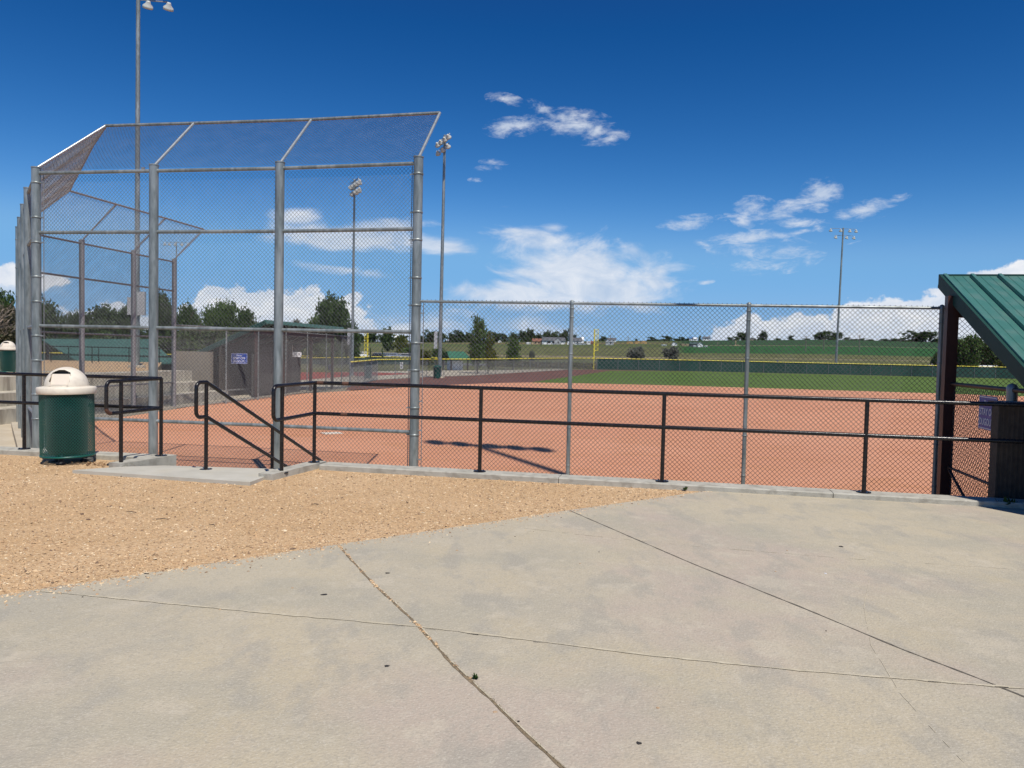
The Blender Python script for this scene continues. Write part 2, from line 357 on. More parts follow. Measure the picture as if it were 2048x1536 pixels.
# terrain sheet
def terrain():
    xs = np.concatenate([np.linspace(-900, -130, 40), np.linspace(-120, 120, 61), np.linspace(130, 900, 40)])
    ys = np.concatenate([[-80, -20, 9.0], np.linspace(14, 150, 35), np.linspace(156, 720, 110), np.linspace(740, 1500, 16)])
    nx, ny = len(xs), len(ys)
    V = [(x, y, zt(x, y)-.04) for y in ys for x in xs]
    F = [(j*nx+i, j*nx+i+1, (j+1)*nx+i+1, (j+1)*nx+i) for j in range(ny-1) for i in range(nx-1)]
    mt, nt, bs = new_mat('farmland'); N = nt.nodes; L = nt.links
    bs.inputs['Roughness'].default_value = .95; bs.inputs['Specular IOR Level'].default_value = .1
    g = N.new('ShaderNodeNewGeometry'); sp = N.new('ShaderNodeSeparateXYZ'); L.new(g.outputs['Position'], sp.inputs[0])
    def mth(op, a, b, c=None):
        n = N.new('ShaderNodeMath'); n.operation = op
        for i, v in enumerate((a, b, c)):
            if v is None: continue
            if isinstance(v, (int, float)): n.inputs[i].default_value = v
            else: L.new(v, n.inputs[i])
        return n.outputs[0]
    nz = N.new('ShaderNodeTexNoise'); nz.inputs['Scale'].default_value = .02; nz.inputs['Detail'].default_value = 4; L.new(g.outputs['Position'], nz.inputs['Vector'])
    yy = mth('ADD', mth('ADD', sp.outputs[1], mth('MULTIPLY', sp.outputs[0], .12)), mth('MULTIPLY_ADD', nz.outputs['Fac'], 16., -8.))
    def ramp(stops):
        r_ = N.new('ShaderNodeValToRGB'); r_.color_ramp.interpolation = 'LINEAR'
        q = mth('DIVIDE', yy, 800.); L.new(q, r_.inputs[0]); e = r_.color_ramp.elements
        e[0].position = stops[0][0]/800; e[0].color = (*stops[0][1], 1); e[1].position = stops[1][0]/800; e[1].color = (*stops[1][1], 1)
        for p, c in stops[2:]:
            x = e.new(p/800); x.color = (*c, 1)
        return r_.outputs[0]
    dry = (.27, .22, .12); olive = (.115, .12, .05); weed = (.085, .11, .035); crop = (.030, .092, .026); crop2 = (.035, .075, .030); track = (.23, .19, .12)
    right = ramp([(118, dry), (135, dry), (142, weed), (178, olive), (215, olive), (220, track), (224, olive), (262, olive), (275, crop), (420, crop), (427, track), (435, crop2), (800, crop2)])
    left = ramp([(118, olive), (135, olive), (150, weed), (200, olive), (222, track), (226, olive), (330, olive), (420, weed), (520, olive), (525, (.26, .15, .08)), (545, (.12, .12, .05)), (800, crop2)])
    us = mth('DIVIDE', sp.outputs[0], sp.outputs[1])
    w = N.new('ShaderNodeMapRange'); L.new(us, w.inputs['Value']); w.inputs['From Min'].default_value = .205; w.inputs['From Max'].default_value = .225
    mx_ = N.new('ShaderNodeMix'); mx_.data_type = 'RGBA'; L.new(w.outputs[0], mx_.inputs[0]); L.new(left, mx_.inputs[6]); L.new(right, mx_.inputs[7])
    # rows and tufts
    n2 = N.new('ShaderNodeTexNoise'); n2.inputs['Scale'].default_value = .35; n2.inputs['Detail'].default_value = 6; n2.inputs['Roughness'].default_value = .7
    mp = N.new('ShaderNodeMapping'); mp.inputs['Scale'].default_value = (1, .5, 1); L.new(g.outputs['Position'], mp.inputs[0]); L.new(mp.outputs[0], n2.inputs['Vector'])
    mr = N.new('ShaderNodeMapRange'); mr.inputs['From Min'].default_value = .3; mr.inputs['From Max'].default_value = .7; mr.inputs['To Min'].default_value = .6; mr.inputs['To Max'].default_value = 1.4; L.new(n2.outputs['Fac'], mr.inputs['Value'])
    ml = N.new('ShaderNodeMix'); ml.data_type = 'RGBA'; ml.blend_type = 'MULTIPLY'; ml.inputs[0].default_value = 1; L.new(mx_.outputs[2], ml.inputs[6])
    cc = N.new('ShaderNodeCombineColor'); [L.new(mr.outputs[0], cc.inputs[i]) for i in range(3)]; L.new(cc.outputs[0], ml.inputs[7])
    L.new(ml.outputs[2], bs.inputs['Base Color'])
    me = arrmesh('ground', V, F, mt); o = link('ground', me); o['kind'] = 'structure'
terrain()

def sheet(name, poly, mt, off=0.0, zfun=zp, kind='structure', skirt=0.0):
    b = MB(); n = len(poly)
    top = [Vector((p[0], p[1], zfun(p[1])+off)) for p in poly]
    b.add(top, [tuple(range(n))])
    if skirt:
        bot = [v-Vector((0, 0, skirt)) for v in top]
        b.add(top+bot, [(i, n+i, n+(i+1) % n, (i+1) % n) for i in range(n)])
    return b.build(name, mt, kind=kind)

# materials of the field
def ground_mat(name, layers, grain=None, bump=.3, bscale=30., rough=.95, stripes=None):
    """layers: list of (scale, from, to, colour, weight, stretch); first entry is the base colour"""
    mt, nt, bs = new_mat(name); N = nt.nodes; L = nt.links
    bs.inputs['Roughness'].default_value = rough; bs.inputs['Specular IOR Level'].default_value = .2
    g = N.new('ShaderNodeNewGeometry'); col = N.new('ShaderNodeRGB'); col.outputs[0].default_value = (*layers[0], 1); cur = col.outputs[0]
    for i, (sc_, a, b_, c, w, st) in enumerate(layers[1:]):
        mp = N.new('ShaderNodeMapping'); mp.inputs['Scale'].default_value = st; mp.inputs['Location'].default_value = (i*3.7, i*1.9, 0); mp.inputs['Rotation'].default_value = (0, 0, .3*i)
        L.new(g.outputs['Position'], mp.inputs[0])
        n = N.new('ShaderNodeTexNoise'); n.inputs['Scale'].default_value = sc_; n.inputs['Detail'].default_value = 5; n.inputs['Roughness'].default_value = .6; L.new(mp.outputs[0], n.inputs['Vector'])
        r_ = N.new('ShaderNodeMapRange'); r_.interpolation_type = 'SMOOTHSTEP'; r_.inputs['From Min'].default_value = a; r_.inputs['From Max'].default_value = b_; r_.inputs['To Max'].default_value = w; L.new(n.outputs['Fac'], r_.inputs['Value'])
        mx_ = N.new('ShaderNodeMix'); mx_.data_type = 'RGBA'; L.new(r_.outputs[0], mx_.inputs[0]); L.new(cur, mx_.inputs[6]); mx_.inputs[7].default_value = (*c, 1); cur = mx_.outputs[2]
    if stripes:
        d, per, amt = stripes
        sp = N.new('ShaderNodeVectorMath'); sp.operation = 'DOT_PRODUCT'; L.new(g.outputs['Position'], sp.inputs[0]); sp.inputs[1].default_value = d
        q = N.new('ShaderNodeMath'); q.operation = 'MULTIPLY'; L.new(sp.outputs['Value'], q.inputs[0]); q.inputs[1].default_value = 2*math.pi/per
        sn = N.new('ShaderNodeMath'); sn.operation = 'SINE'; L.new(q.outputs[0], sn.inputs[0])
        mr = N.new('ShaderNodeMapRange'); L.new(sn.outputs[0], mr.inputs['Value']); mr.inputs['From Min'].default_value = -.5; mr.inputs['From Max'].default_value = .5; mr.inputs['To Min'].default_value = 1-amt; mr.inputs['To Max'].default_value = 1+amt
        cc = N.new('ShaderNodeCombineColor'); [L.new(mr.outputs[0], cc.inputs[i]) for i in range(3)]
        ml = N.new('ShaderNodeMix'); ml.data_type = 'RGBA'; ml.blend_type = 'MULTIPLY'; ml.inputs[0].default_value = 1; L.new(cur, ml.inputs[6]); L.new(cc.outputs[0], ml.inputs[7]); cur = ml.outputs[2]
    L.new(cur, bs.inputs['Base Color'])
    nb_ = N.new('ShaderNodeTexNoise'); nb_.inputs['Scale'].default_value = bscale; nb_.inputs['Detail'].default_value = 4; L.new(g.outputs['Position'], nb_.inputs['Vector'])
    bp = N.new('ShaderNodeBump'); bp.inputs['Strength'].default_value = bump; bp.inputs['Distance'].default_value = .01
    L.new(nb_.outputs['Fac'], bp.inputs['Height']); L.new(bp.outputs[0], bs.inputs['Normal'])
    return mt
dirt = ground_mat('infield_dirt', [(.55, .255, .15), (.12, .4, .65, (.60, .295, .18), .8, (1, 1, 1)), (.5, .48, .70, (.50, .235, .12), .6, (1, 2.4, 1)), (2.2, .5, .7, (.49, .225, .115), .45, (.5, 2.5, 1)), (14, .5, .75, (.40, .18, .095), .35, (1, 1, 1)), (40, .55, .7, (.70, .40, .25), .4, (1, 1, 1))], bump=.35, bscale=13)
track_m = ground_mat('warning_track', [(.135, .068, .055), (.3, .4, .7, (.17, .085, .068), .8, (1, 1, 1)), (3, .5, .7, (.10, .05, .042), .4, (1, 1, 1))])
red_m = ground_mat('red_paving', [(.30, .055, .04), (.5, .4, .7, (.36, .075, .055), .7, (1, 1, 1)), (3, .5, .7, (.2, .04, .03), .4, (1, 1, 1))])
grass_m = ground_mat('outfield_grass', [(.082, .135, .024), (.08, .4, .7, (.10, .15, .034), .8, (1, 1, 1)), (.9, .5, .75, (.045, .09, .014), .5, (.4, 1, 1)), (6, .5, .75, (.09, .14, .03), .4, (1, 1, 1))], bump=.6, bscale=8, stripes=((.12, 1, 0), 2.6, .24))
weedy = ground_mat('rough_grass', [(.09, .10, .04), (.3, .4, .6, (.16, .14, .07), .8, (1, 1, 1)), (3, .5, .7, (.05, .075, .02), .6, (1, 1, 1))], bump=.6, bscale=8)
pathm = ground_mat('path_concrete', [(.42, .37, .28), (.5, .4, .65, (.46, .41, .32), .8, (1, 1, 1)), (4, .5, .7, (.34, .30, .23), .5, (1, 1, 1))])
walk_m = ground_mat('walkway_concrete', [(.46, .39, .29), (.7, .4, .65, (.52, .455, .355), .8, (1, 1, 1)), (3, .5, .7, (.40, .33, .24), .5, (1, 1, 1))])
plaza_m = ground_mat('plaza_concrete', [(.46, .40, .292), (.5, .44, .60, (.365, .335, .262), .75, (1, 1.6, 1)), (.16, .45, .60, (.41, .362, .282), .5, (1, 1, 1)), (.75, .50, .68, (.47, .395, .265), .5, (1.3, 1, 1)), (.42, .5, .66, (.435, .355, .295), .7, (1, 1, 1)), (1.7, .52, .64, (.33, .305, .255), .55, (1.8, 1, 1)), (2.6, .56, .66, (.50, .44, .34), .5, (1, 1, 1)),
                     (5, .52, .70, (.34, .315, .26), .34, (1.6, 1, 1)), (11, .54, .72, (.53, .475, .37), .34, (1, 1, 1)), (26, .52, .70, (.35, .32, .26), .40, (1.5, 1, 1)), (60, .5, .70, (.27, .245, .20), .40, (1, 1, 1)), (110, .53, .66, (.60, .55, .46), .42, (1, 1, 1))], bump=.5, bscale=70, rough=.88)
gravel_m = ground_mat('gravel_bed', [(.52, .34, .18), (.6, .4, .65, (.58, .395, .225), .8, (1, 1, 1)), (2.2, .5, .7, (.43, .285, .15), .5, (1, 1, 1)), (14, .50, .68, (.36, .23, .13), .7, (1, 1.6, 1)), (32, .54, .64, (.17, .10, .06), .7, (1, 2.0, 1)), (40, .56, .66, (.80, .66, .46), .7, (1, 1.5, 1))], bump=.9, bscale=60)

# ------------------------------------------------------------------ field sheets (the field lies 1.2 m below the plaza)
KL0 = Vector((-6.996, 11.006, 0)); KL1 = Vector((-4.84, 10.6, 0)); KR0 = Vector((-2.642, 10.3, 0)); KR1 = Vector((4.112, 8.872, 0))
dl = (KL1-KL0).normalized(); dr = (KR1-KR0).normalized()
nl = Vector((-dl.y, dl.x, 0)); nr = Vector((-dr.y, dr.x, 0))
KLa = KL1-dl*26; KRb = KR1+dr*22
arc = [(1.5, 66.3), (5.9, 66.9), (12, 66.7), (20, 65.3), (28, 63.6), (34.7, 62.2), (40, 60.2), (48, 55), (55, 47), (60, 36), (61, 22), (60, -4)]
leftb = [(-14.6, 26.0), (-14.1, 34.7), (-13.0, 43.1), (-10.2, 48.3), (-6.4, 56.6), (-1.0, 64.3)]
sheet('infield', [(60, -4), (20, 4.9), (4.1, 9.6), (-2.6, 11), (-9, 12.8), (-11.2, 17.5)]+leftb+arc[:-1], dirt, .012)
of = [(13.0, 118.0), (29.2, 119.8), (51.8, 118.0), (72.6, 115.6), (95, 107), (112, 90), (122, 66), (126, 40), (126, 0)]
lowf = [(-11.3, 53.0), (-11.4, 64.9), (-8.2, 73.8), (-3.9, 80.8), (.15, 92.0), (8.6, 113.6)]
sheet('outfield_grass', arc+[(126, 0)]+[(p[0], p[1]) for p in of[::-1][1:]][:-1]+[(14.5, 113)], grass_m, .006)
sheet('warning_track', [(-10.6, 49.0), (-6.4, 56.6), (-1.0, 64.3), (1.5, 66.3), (14.5, 113), (29.2, 119.8), (13, 118)]+lowf[::-1], track_m, 0.0)
sheet('side_strip', [(-14.6, 26.0), (-14.1, 34.7), (-13.0, 43.1), (-10.2, 48.3), (-11.0, 55), (-13.6, 50), (-15.4, 38), (-15.9, 27)], ground_mat('packed_grit', [(.20, .17, .13), (1, .4, .7, (.26, .22, .17), .7, (1, 1, 1))]), -.006)
sheet('pit_walkway', [tuple((KLa+nl*.1)[:2]), tuple((KL1+nl*.1)[:2]), tuple((KR0+nr*.1)[:2]), tuple((KRb+nr*.1)[:2]), (25.5, 8.3), (7.1, 12.8), (-1.8, 14.7), (-10.0, 16.2), (-15.8, 24.6), (-15.0, 29), (-11.8, 48), (-17.2, 49), (-17.7, 30), (-19, 26.6), (-40, 27)], walk_m, .018)
sheet('field_path', [(-11.4, 53), (-11.5, 64.9), (-8.3, 73.8), (-4.0, 80.8), (.05, 92.0), (8.5, 113.8), (7, 117), (-1.5, 104), (-8.5, 97), (-14, 90), (-21, 79), (-18, 65), (-16, 49), (-12, 46)], pathm, -.012)
sheet('red_path', [(-17, 62), (-15.5, 70), (-11, 80), (-9.4, 82.5), (-16, 84), (-24, 78), (-28, 66), (-24, 60)], red_m, -.005)
sheet('parking_lot', [(-60, 128), (-4, 128), (-2, 146), (-60, 146)], asphalt, -.01)

# ------------------------------------------------------------------ plaza
PZ = -.06
J = [at(1430, 978, PZ), at(1140, 1020, PZ), at(680, 1088, PZ), at(0, 1190, PZ)]
b0 = at(1430, 978, PZ)
far = J[3]+(J[3]-J[2]).normalized()*26
def kp(base, d, t, n, o): v = base+d*t+n*o; return (v.x, v.y)
edgeR0 = kp(KR0, dr, 0, nr, -.02); edgeRb = kp(KRb, dr, 0, nr, -.02)
tR = (Vector((b0.x, b0.y, 0))-KR0).dot(dr)
edgeRm = kp(KR0, dr, tR, nr, -.02)
# concrete slab of the plaza
sheet('plaza', [edgeRm, edgeRb, (26, -30), (-34, -30), (far.x, far.y), (J[3].x, J[3].y), (J[2].x, J[2].y), (J[1].x, J[1].y)], plaza_m, 0, zfun=lambda y: PZ)
sheet('gravel_bed', [edgeRm, (J[1].x, J[1].y), (J[2].x, J[2].y), (J[3].x, J[3].y), (far.x, far.y), (-34, 16.5), tuple((KLa-nl*.02)[:2]), kp(KL1, dl, 0, nl, -.02), kp(KL1, dl, .05, nl, -.6), kp(KR0, dr, -.2, nr, -.6), edgeR0], gravel_m, -.012, zfun=lambda y: PZ)

# kerbs (they are the tops of the retaining walls)
def kerb(pts_d):
    b = MB()
    for (A, B, d_, n_) in pts_d:
        L = (B-A).length; k = max(1, int(L/3.05)); 
        for i in range(k):
            a = A+d_*(L*i/k+(.004 if i else 0)); c = A+d_*(L*(i+1)/k-.004)
            q = [a-n_*.15, c-n_*.15, c+n_*.15, a+n_*.15]
            bev = .012
            lo = [Vector((v.x, v.y, -1.5)) for v in q]; m1 = [Vector((v.x, v.y, -bev)) for v in q]
            cen = sum(q, Vector())/4
            hi = [Vector((v.x, v.y, 0))-(n_*bev if j in (2, 3) else -n_*bev) for j, v in enumerate(q)]
            b.add(lo+m1+hi, [(0, 1, 5, 4), (1, 2, 6, 5), (2, 3, 7, 6), (3, 0, 4, 7), (4, 5, 9, 8), (5, 6, 10, 9), (6, 7, 11, 10), (7, 4, 8, 11), (8, 9, 10, 11)])
    return b
sd = (Vector((-4.84, 10.6, 0))-Vector((-5.056, 9.935, 0))).normalized()     # the stair runs this way, down to the field
sd2 = Vector((KR0.x+2.847, KR0.y-9.525, 0)).normalized()
sn = Vector((sd.y, -sd.x, 0)); sn2 = Vector((sd2.y, -sd2.x, 0))
kb = kerb([(KLa, KL1-dl*.151, dl, nl), (KR0+dr*.151, KRb, dr, nr)])
kb.build('kerb', kerbc, kind='structure')

# stairs: landing pad, cheeks and flight
st = empty('stairs', (-3.9, 10.2, 0), label='concrete stairs with landing pad and cheek walls going down to the ball field', cat='stairs')
def rel(b, org): b.v = [tuple(Vector(v)-Vector(org)) for v in b.v]; return b
SO = Vector((-3.9, 10.2, 0))
lc = [at(145, 943, -.05), at(500, 968, -.05), Vector((-2.93, 9.93, 0)), Vector((-2.79, 10.05, 0)), Vector((-4.65, 10.28, 0)), Vector((-5.0, 9.85, 0))]
b = MB(); n_ = len(lc); zt_ = [-.032, -.028, -.045, -.06, -.08, -.04]
tp = [Vector((p.x, p.y, z)) for p, z in zip(lc, zt_)]; bt = [Vector((p.x, p.y, -.4)) for p in lc]
b.add(tp+bt, [tuple(range(n_))]+[(i, n_+i, n_+(i+1) % n_, (i+1) % n_) for i in range(n_)])
rel(b, SO).build('landing', padc, st)
for (A, B, w_, t0, t1) in ((Vector((-5.09, 9.86, 0)), Vector((-4.84, 10.6, 0)), .22, 0, .17), (Vector((-2.95, 9.30, 0)), Vector((-2.642, 10.3, 0)), .20, -.04, .15)):
    d_ = (B-A).normalized(); n_2 = Vector((-d_.y, d_.x, 0)); b = MB(); Bx = B+d_*t1; Ax = A+d_*t0
    q = [Ax-n_2*w_/2, Bx-n_2*w_/2, Bx+n_2*w_/2, Ax+n_2*w_/2]
    b.prism([(v.x, v.y) for v in q], -1.5, .004); rel(b, SO).build('cheek_wall', kerbc, st)
for k in range(7):
    b = MB(); o0 = Vector((-4.60, 10.30, 0)); o1 = Vector((-2.76, 10.10, 0))
    a0, a1 = o0+sd*(.29*k), o1+sd*(.29*k); e0, e1 = o0+sd*(.29*(k+1)), o1+sd*(.29*(k+1))
    b.prism([(a0.x-.12, a0.y), (a1.x+.1, a1.y), (e1.x+.1, e1.y), (e0.x-.12, e0.y)], -1.5, -.08-.155*(k+1)); rel(b, SO).build('step', padc, st)

# joints in the slab
def strip(b, px, w, wob=.15, z=PZ+.002, step=.06, gap=0):
    pts = [at(x, y, z) for x, y in px]
    full = []
    for i in range(len(pts)-1):
        L = (pts[i+1]-pts[i]).length; k = max(2, int(L/step))
        full += [pts[i].lerp(pts[i+1], j/k) for j in range(k)]
    full.append(pts[-1]); vs = []; off = 0
    for i, p in enumerate(full):
        d_ = (full[min(i+1, len(full)-1)]-full[max(i-1, 0)]).normalized(); n_3 = Vector((-d_.y, d_.x, 0))
        off = off*.9+random.uniform(-1, 1)*.0015; ww = w*random.uniform(1-wob*3, 1+wob*3)/2
        vs += [p+n_3*(off+ww), p+n_3*(off-ww)]
    fs = [(2*i, 2*i+1, 2*i+3, 2*i+2) for i in range(len(full)-1) if random.random() > gap]
    b.add(vs, fs)
jd = mat('joint_dirt', (.11, .085, .055), (.27, .20, .12), scale=40, rough=.95)
jl = mat('joint_worn_edge', (.40, .35, .25), (.58, .51, .38), scale=20, rough=.95)
jk = mat('joint_dark', (.07, .06, .05), (.16, .14, .11), scale=30, rough=.95)
JA = [(676, 1089), (740, 1160), (830, 1244), (900, 1322), (980, 1396), (1060, 1475), (1130, 1540), (1300, 1720)]
JB = [(1140, 1021), (1230, 1060), (1400, 1133), (1600, 1213), (1800, 1296), (1960, 1357), (2060, 1397), (2400, 1535)]
JC = [(70, 1181), (200, 1193), (500, 1222), (830, 1252), (1000, 1272), (1300, 1310), (1600, 1340), (1990, 1371), (2300, 1396)]
JD = [(1000, 1050), (1150, 1068), (1400, 1093), (1700, 1117), (2060, 1140)]
b = MB(); strip(b, JA, .017, .16); b.build('pavement_joint', jd, kind='structure')
b = MB(); strip(b, JB, .011, .2); b.build('pavement_joint', jk, kind='structure')
b = MB(); strip(b, JC, .016, .25, z=PZ+.0035); b.build('pavement_joint', jl, kind='structure')
b = MB(); strip(b, [(x, y+1.6) for x, y in JC], .004, .3, z=PZ+.005, gap=.93); b.build('pavement_joint', jk, kind='structure')
b = MB(); strip(b, [(x+3, y) for x, y in JA], .006, .3, z=PZ+.004, gap=.2); b.build('pavement_joint', jl, kind='structure')
b = MB(); strip(b, JD, .006, .3, gap=.4); b.build('pavement_joint', jl, kind='structure')

b = MB(); strip(b, [(1738, 1160), (1728, 1215), (1742, 1290), (1800, 1385), (1885, 1480), (1960, 1560)], .0025, .3, gap=.15); b.build('scratch', jl, kind='structure')

# gravel stones: countless, one object
def gravel():
    poly = [edgeRm, (J[1].x, J[1].y), (J[2].x, J[2].y), (J[3].x, J[3].y), (J[3].x-7, J[3].y-5), (-13, 12.1), (-7, 10.8), (-5.3, 10.45), (-5.15, 9.75), (-5.5, 9.5), (-3.0, 8.9), (-2.8, 9.4), (-2.5, 10.05)]
    P = np.array(poly)
    def inside(x, y):
        c = np.zeros(len(x), bool); j = len(P)-1
        for i in range(len(P)):
            cond = ((P[i, 1] > y) != (P[j, 1] > y)) & (x < (P[j, 0]-P[i, 0])*(y-P[i, 1])/(P[j, 1]-P[i, 1]+1e-9)+P[i, 0]); c ^= cond; j = i
        return c
    N_ = 300000
    x = RNG.uniform(-11, 2.6, N_); y = RNG.uniform(3.0, 12.2, N_)
    vis = (np.abs(x) < y*.72+.3); k = inside(x, y) & vis; x, y = x[k], y[k]
    def seg_d(ax, ay, bx, by):
        t = np.clip(((x-ax)*(bx-ax)+(y-ay)*(by-ay))/((bx-ax)**2+(by-ay)**2), 0, 1); return np.hypot(x-ax-t*(bx-ax), y-ay-t*(by-ay))
    de = np.minimum(seg_d(J[0].x, J[0].y, J[2].x, J[2].y), seg_d(J[2].x, J[2].y, far.x, far.y)); dk = seg_d(KR0.x, KR0.y, 2.5, 9.2)
    keep = RNG.random(len(x)) < (.42+.45*np.exp(-de/.5)+.5*np.exp(-dk/.35))
    # a few stones spilled on to the slab
    x, y = x[keep], y[keep]
    t_ = RNG.uniform(0, 1, 1500)**.8; e_ = RNG.exponential(.07, 1500)+.005; A0 = np.array([J[0].x, J[0].y]); A2 = np.array([J[2].x, J[2].y]); A3 = np.array([J[3].x, J[3].y])
    q1 = A0+(A2-A0)*t_[:, None]; q2 = A2+(A3-A2)*t_[:, None]; d1 = (A2-A0)/np.linalg.norm(A2-A0); n1 = np.array([-d1[1], d1[0]]); n1 = n1 if n1[1] < 0 else -n1
    sp = np.where(RNG.random(1500)[:, None] < .5, q1, q2)+n1*e_[:, None]; nin = len(x)
    ja = np.array([at(px_, py_, PZ)[:2] for px_, py_ in JA[:5]]); k_ = RNG.integers(0, 4, 500); k_ = np.minimum(k_, RNG.integers(0, 4, 500)); tj = RNG.random((500, 1))*RNG.random((500, 1)); sj = ja[k_]*(1-tj)+ja[k_+1]*tj+RNG.normal(0, .006, (500, 2)); sp = np.concatenate([sp, sj])
    x = np.concatenate([x, sp[:, 0]]); y = np.concatenate([y, sp[:, 1]]); n = len(x)
    s = RNG.lognormal(math.log(.0066), .45, n).clip(.0035, .022)
    base = np.array([[1, 0, 0], [-.5, .87, 0], [-.5, -.87, 0], [0, 0, .6], [.35, .5, .45], [-.6, 0, .4]], float)
    ang = RNG.uniform(0, 6.28, n); ca, sa = np.cos(ang), np.sin(ang)
    j = base[None]+RNG.normal(0, .22, (n, 6, 3)); j *= s[:, None, None]*np.stack([np.ones(n), RNG.uniform(.5, 1, n), RNG.uniform(.5, 1.1, n)], 1)[:, None]
    V = np.empty_like(j); V[..., 0] = j[..., 0]*ca[:, None]-j[..., 1]*sa[:, None]+x[:, None]; V[..., 1] = j[..., 0]*sa[:, None]+j[..., 1]*ca[:, None]+y[:, None]; V[..., 2] = j[..., 2]+PZ-.011; V[nin:, :, 2] += .011
    F0 = np.array([[0, 4, 3], [0, 1, 4], [1, 5, 4], [4, 5, 3], [1, 2, 5], [2, 0, 3], [2, 3, 5]])
    F = (F0[None]+np.arange(n)[:, None, None]*6).reshape(-1, 3)
    mt, nt, bs = new_mat('gravel_stone'); N = nt.nodes; L = nt.links; g = N.new('ShaderNodeNewGeometry'); r_ = N.new('ShaderNodeValToRGB')
    L.new(g.outputs['Random Per Island'], r_.inputs[0]); e = r_.color_ramp.elements; e[0].color = (.12, .07, .05, 1); e[1].color = (.74, .60, .41, 1)
    for p, c in ((.05, (.20, .13, .08, 1)), (.16, (.42, .26, .15, 1)), (.5, (.56, .37, .20, 1)), (.85, (.66, .48, .29, 1))):
        q = e.new(p); q.color = c
    L.new(r_.outputs[0], bs.inputs['Base Color']); bs.inputs['Roughness'].default_value = .85
    o = link('gravel', arrmesh('gravel', V.reshape(-1, 3), F, mt)); tag(o, kind='stuff', label='loose tan gravel and wood chips spread over the bed beside the plaza', cat='gravel')
gravel()

# ------------------------------------------------------------------ handrails
def arcpts(c, u, v, r, a0, a1, n=6):
    return [c+u*(r*math.cos(a0+(a1-a0)*i/n))+v*(r*math.sin(a0+(a1-a0)*i/n)) for i in range(n+1)]
def loop_end(p_top, p_bot, d, ext, r=.075):
    """rounded end that joins the top and the middle rail; d points away from the rail run"""
    z = Vector((0, 0, 1)); e = p_top+d*ext; g = p_bot+d*ext
    return [p_top]+arcpts(e-z*r, d, z, r, math.pi/2, 0)+arcpts(g+z*r, d, z, r, 0, -math.pi/2)+[p_bot]
RR = .0245; TZ = 1.075; MZ = .665
def rail_post(b_root, p, z1, zb=0.0):
    b = MB(); b.tube([(p.x, p.y, zb), (p.x, p.y, z1)], .0245, 12); o = rel(b, b_root.location).build('post', black, b_root)
    f = MB(); f.lathe([(.0, .016), (.03, .016), (.078, .012), (.082, 0), (.082, -.004)], 16, (p.x, p.y, zb), smooth=False)
    for k in range(4):
        a = k*math.pi/2+.6; f.lathe([(.0, .022), (.009, .02), (.009, .012)], 6, (p.x+.058*math.cos(a), p.y+.058*math.sin(a), zb))
    rel(f, b_root.location).build('base_plate', black, o)
def zrail(p, z): return Vector((p.x, p.y, z))
# right hand rail along the kerb
hr = empty('handrail', KR0, label='long black two bar handrail on the kerb running right to the dugout', cat='handrail')
NP = Vector((-2.847, 9.525, 0)); ext = (NP-KR0).normalized()
for nm, z in (('top_rail', TZ), ('middle_rail', MZ)):
    b = MB(); b.tube([zrail(KR0, z), zrail(KR0+dr*22, z)], RR, 14); rel(b, KR0).build(nm, black, hr)
b = MB(); b.tube(loop_end(zrail(NP, TZ-.01), zrail(NP, MZ-.02), ext, .12), RR, 14); rel(b, KR0).build('end_loop', black, hr)
for z, z2 in ((TZ, TZ-.01), (MZ, MZ-.02)):
    b = MB(); b.tube([zrail(KR0, z), zrail(NP, z2)], RR, 14); rel(b, KR0).build('side_rail', black, hr)
rail_post(hr, NP, TZ-.02, -.02); 
for k in range(8): rail_post(hr, KR0+dr*(2.30*k), TZ-.01)
# rust spots at the welds
for px, py, z in ((632, 0, TZ), (685, 0, TZ), (683, 0, MZ)):
    q = atY(px, 768, 10.2); t = (q.x-KR0.x)/dr.x; p = KR0+dr*t; b = MB(); b.tube([(p.x, p.y, z), (p.x+.09*dr.x, p.y+.09*dr.y, z)], RR+.0012, 14); rel(b, KR0).build('rust_patch', rust, hr)
# left hand rail
hl = empty('handrail', KL1, label='black two-bar handrail behind the near green litter bin, turning towards the stairs', cat='handrail')
NPl = Vector((-5.056, 9.935, 0)); extl = (NPl-KL1).normalized()
for nm, z in (('top_rail', TZ), ('middle_rail', MZ)):
    b = MB(); b.tube([zrail(KL1, z), zrail(KL1-dl*16, z)], RR, 14); rel(b, KL1).build(nm, black, hl)
    b = MB(); b.tube([zrail(KL1, z), zrail(NPl, z-.015)], RR, 14); rel(b, KL1).build('side_rail', black, hl)
b = MB(); b.tube(loop_end(zrail(NPl, TZ-.015), zrail(NPl, MZ-.015), extl, .16), RR, 14); rel(b, KL1).build('end_loop', black, hl)
b = MB(); g = NPl+extl*.16; b.tube(arcpts(zrail(g, MZ-.015+.075), extl, Vector((0, 0, 1)), .075, -.1, -math.pi/2+.15), RR+.0012, 14); rel(b, KL1).build('rust_patch', rust, hl)
rail_post(hl, KL1, TZ); rail_post(hl, NPl, TZ-.02, -.03)
for k in range(1, 6): rail_post(hl, KL1-dl*(2.19*k), TZ)
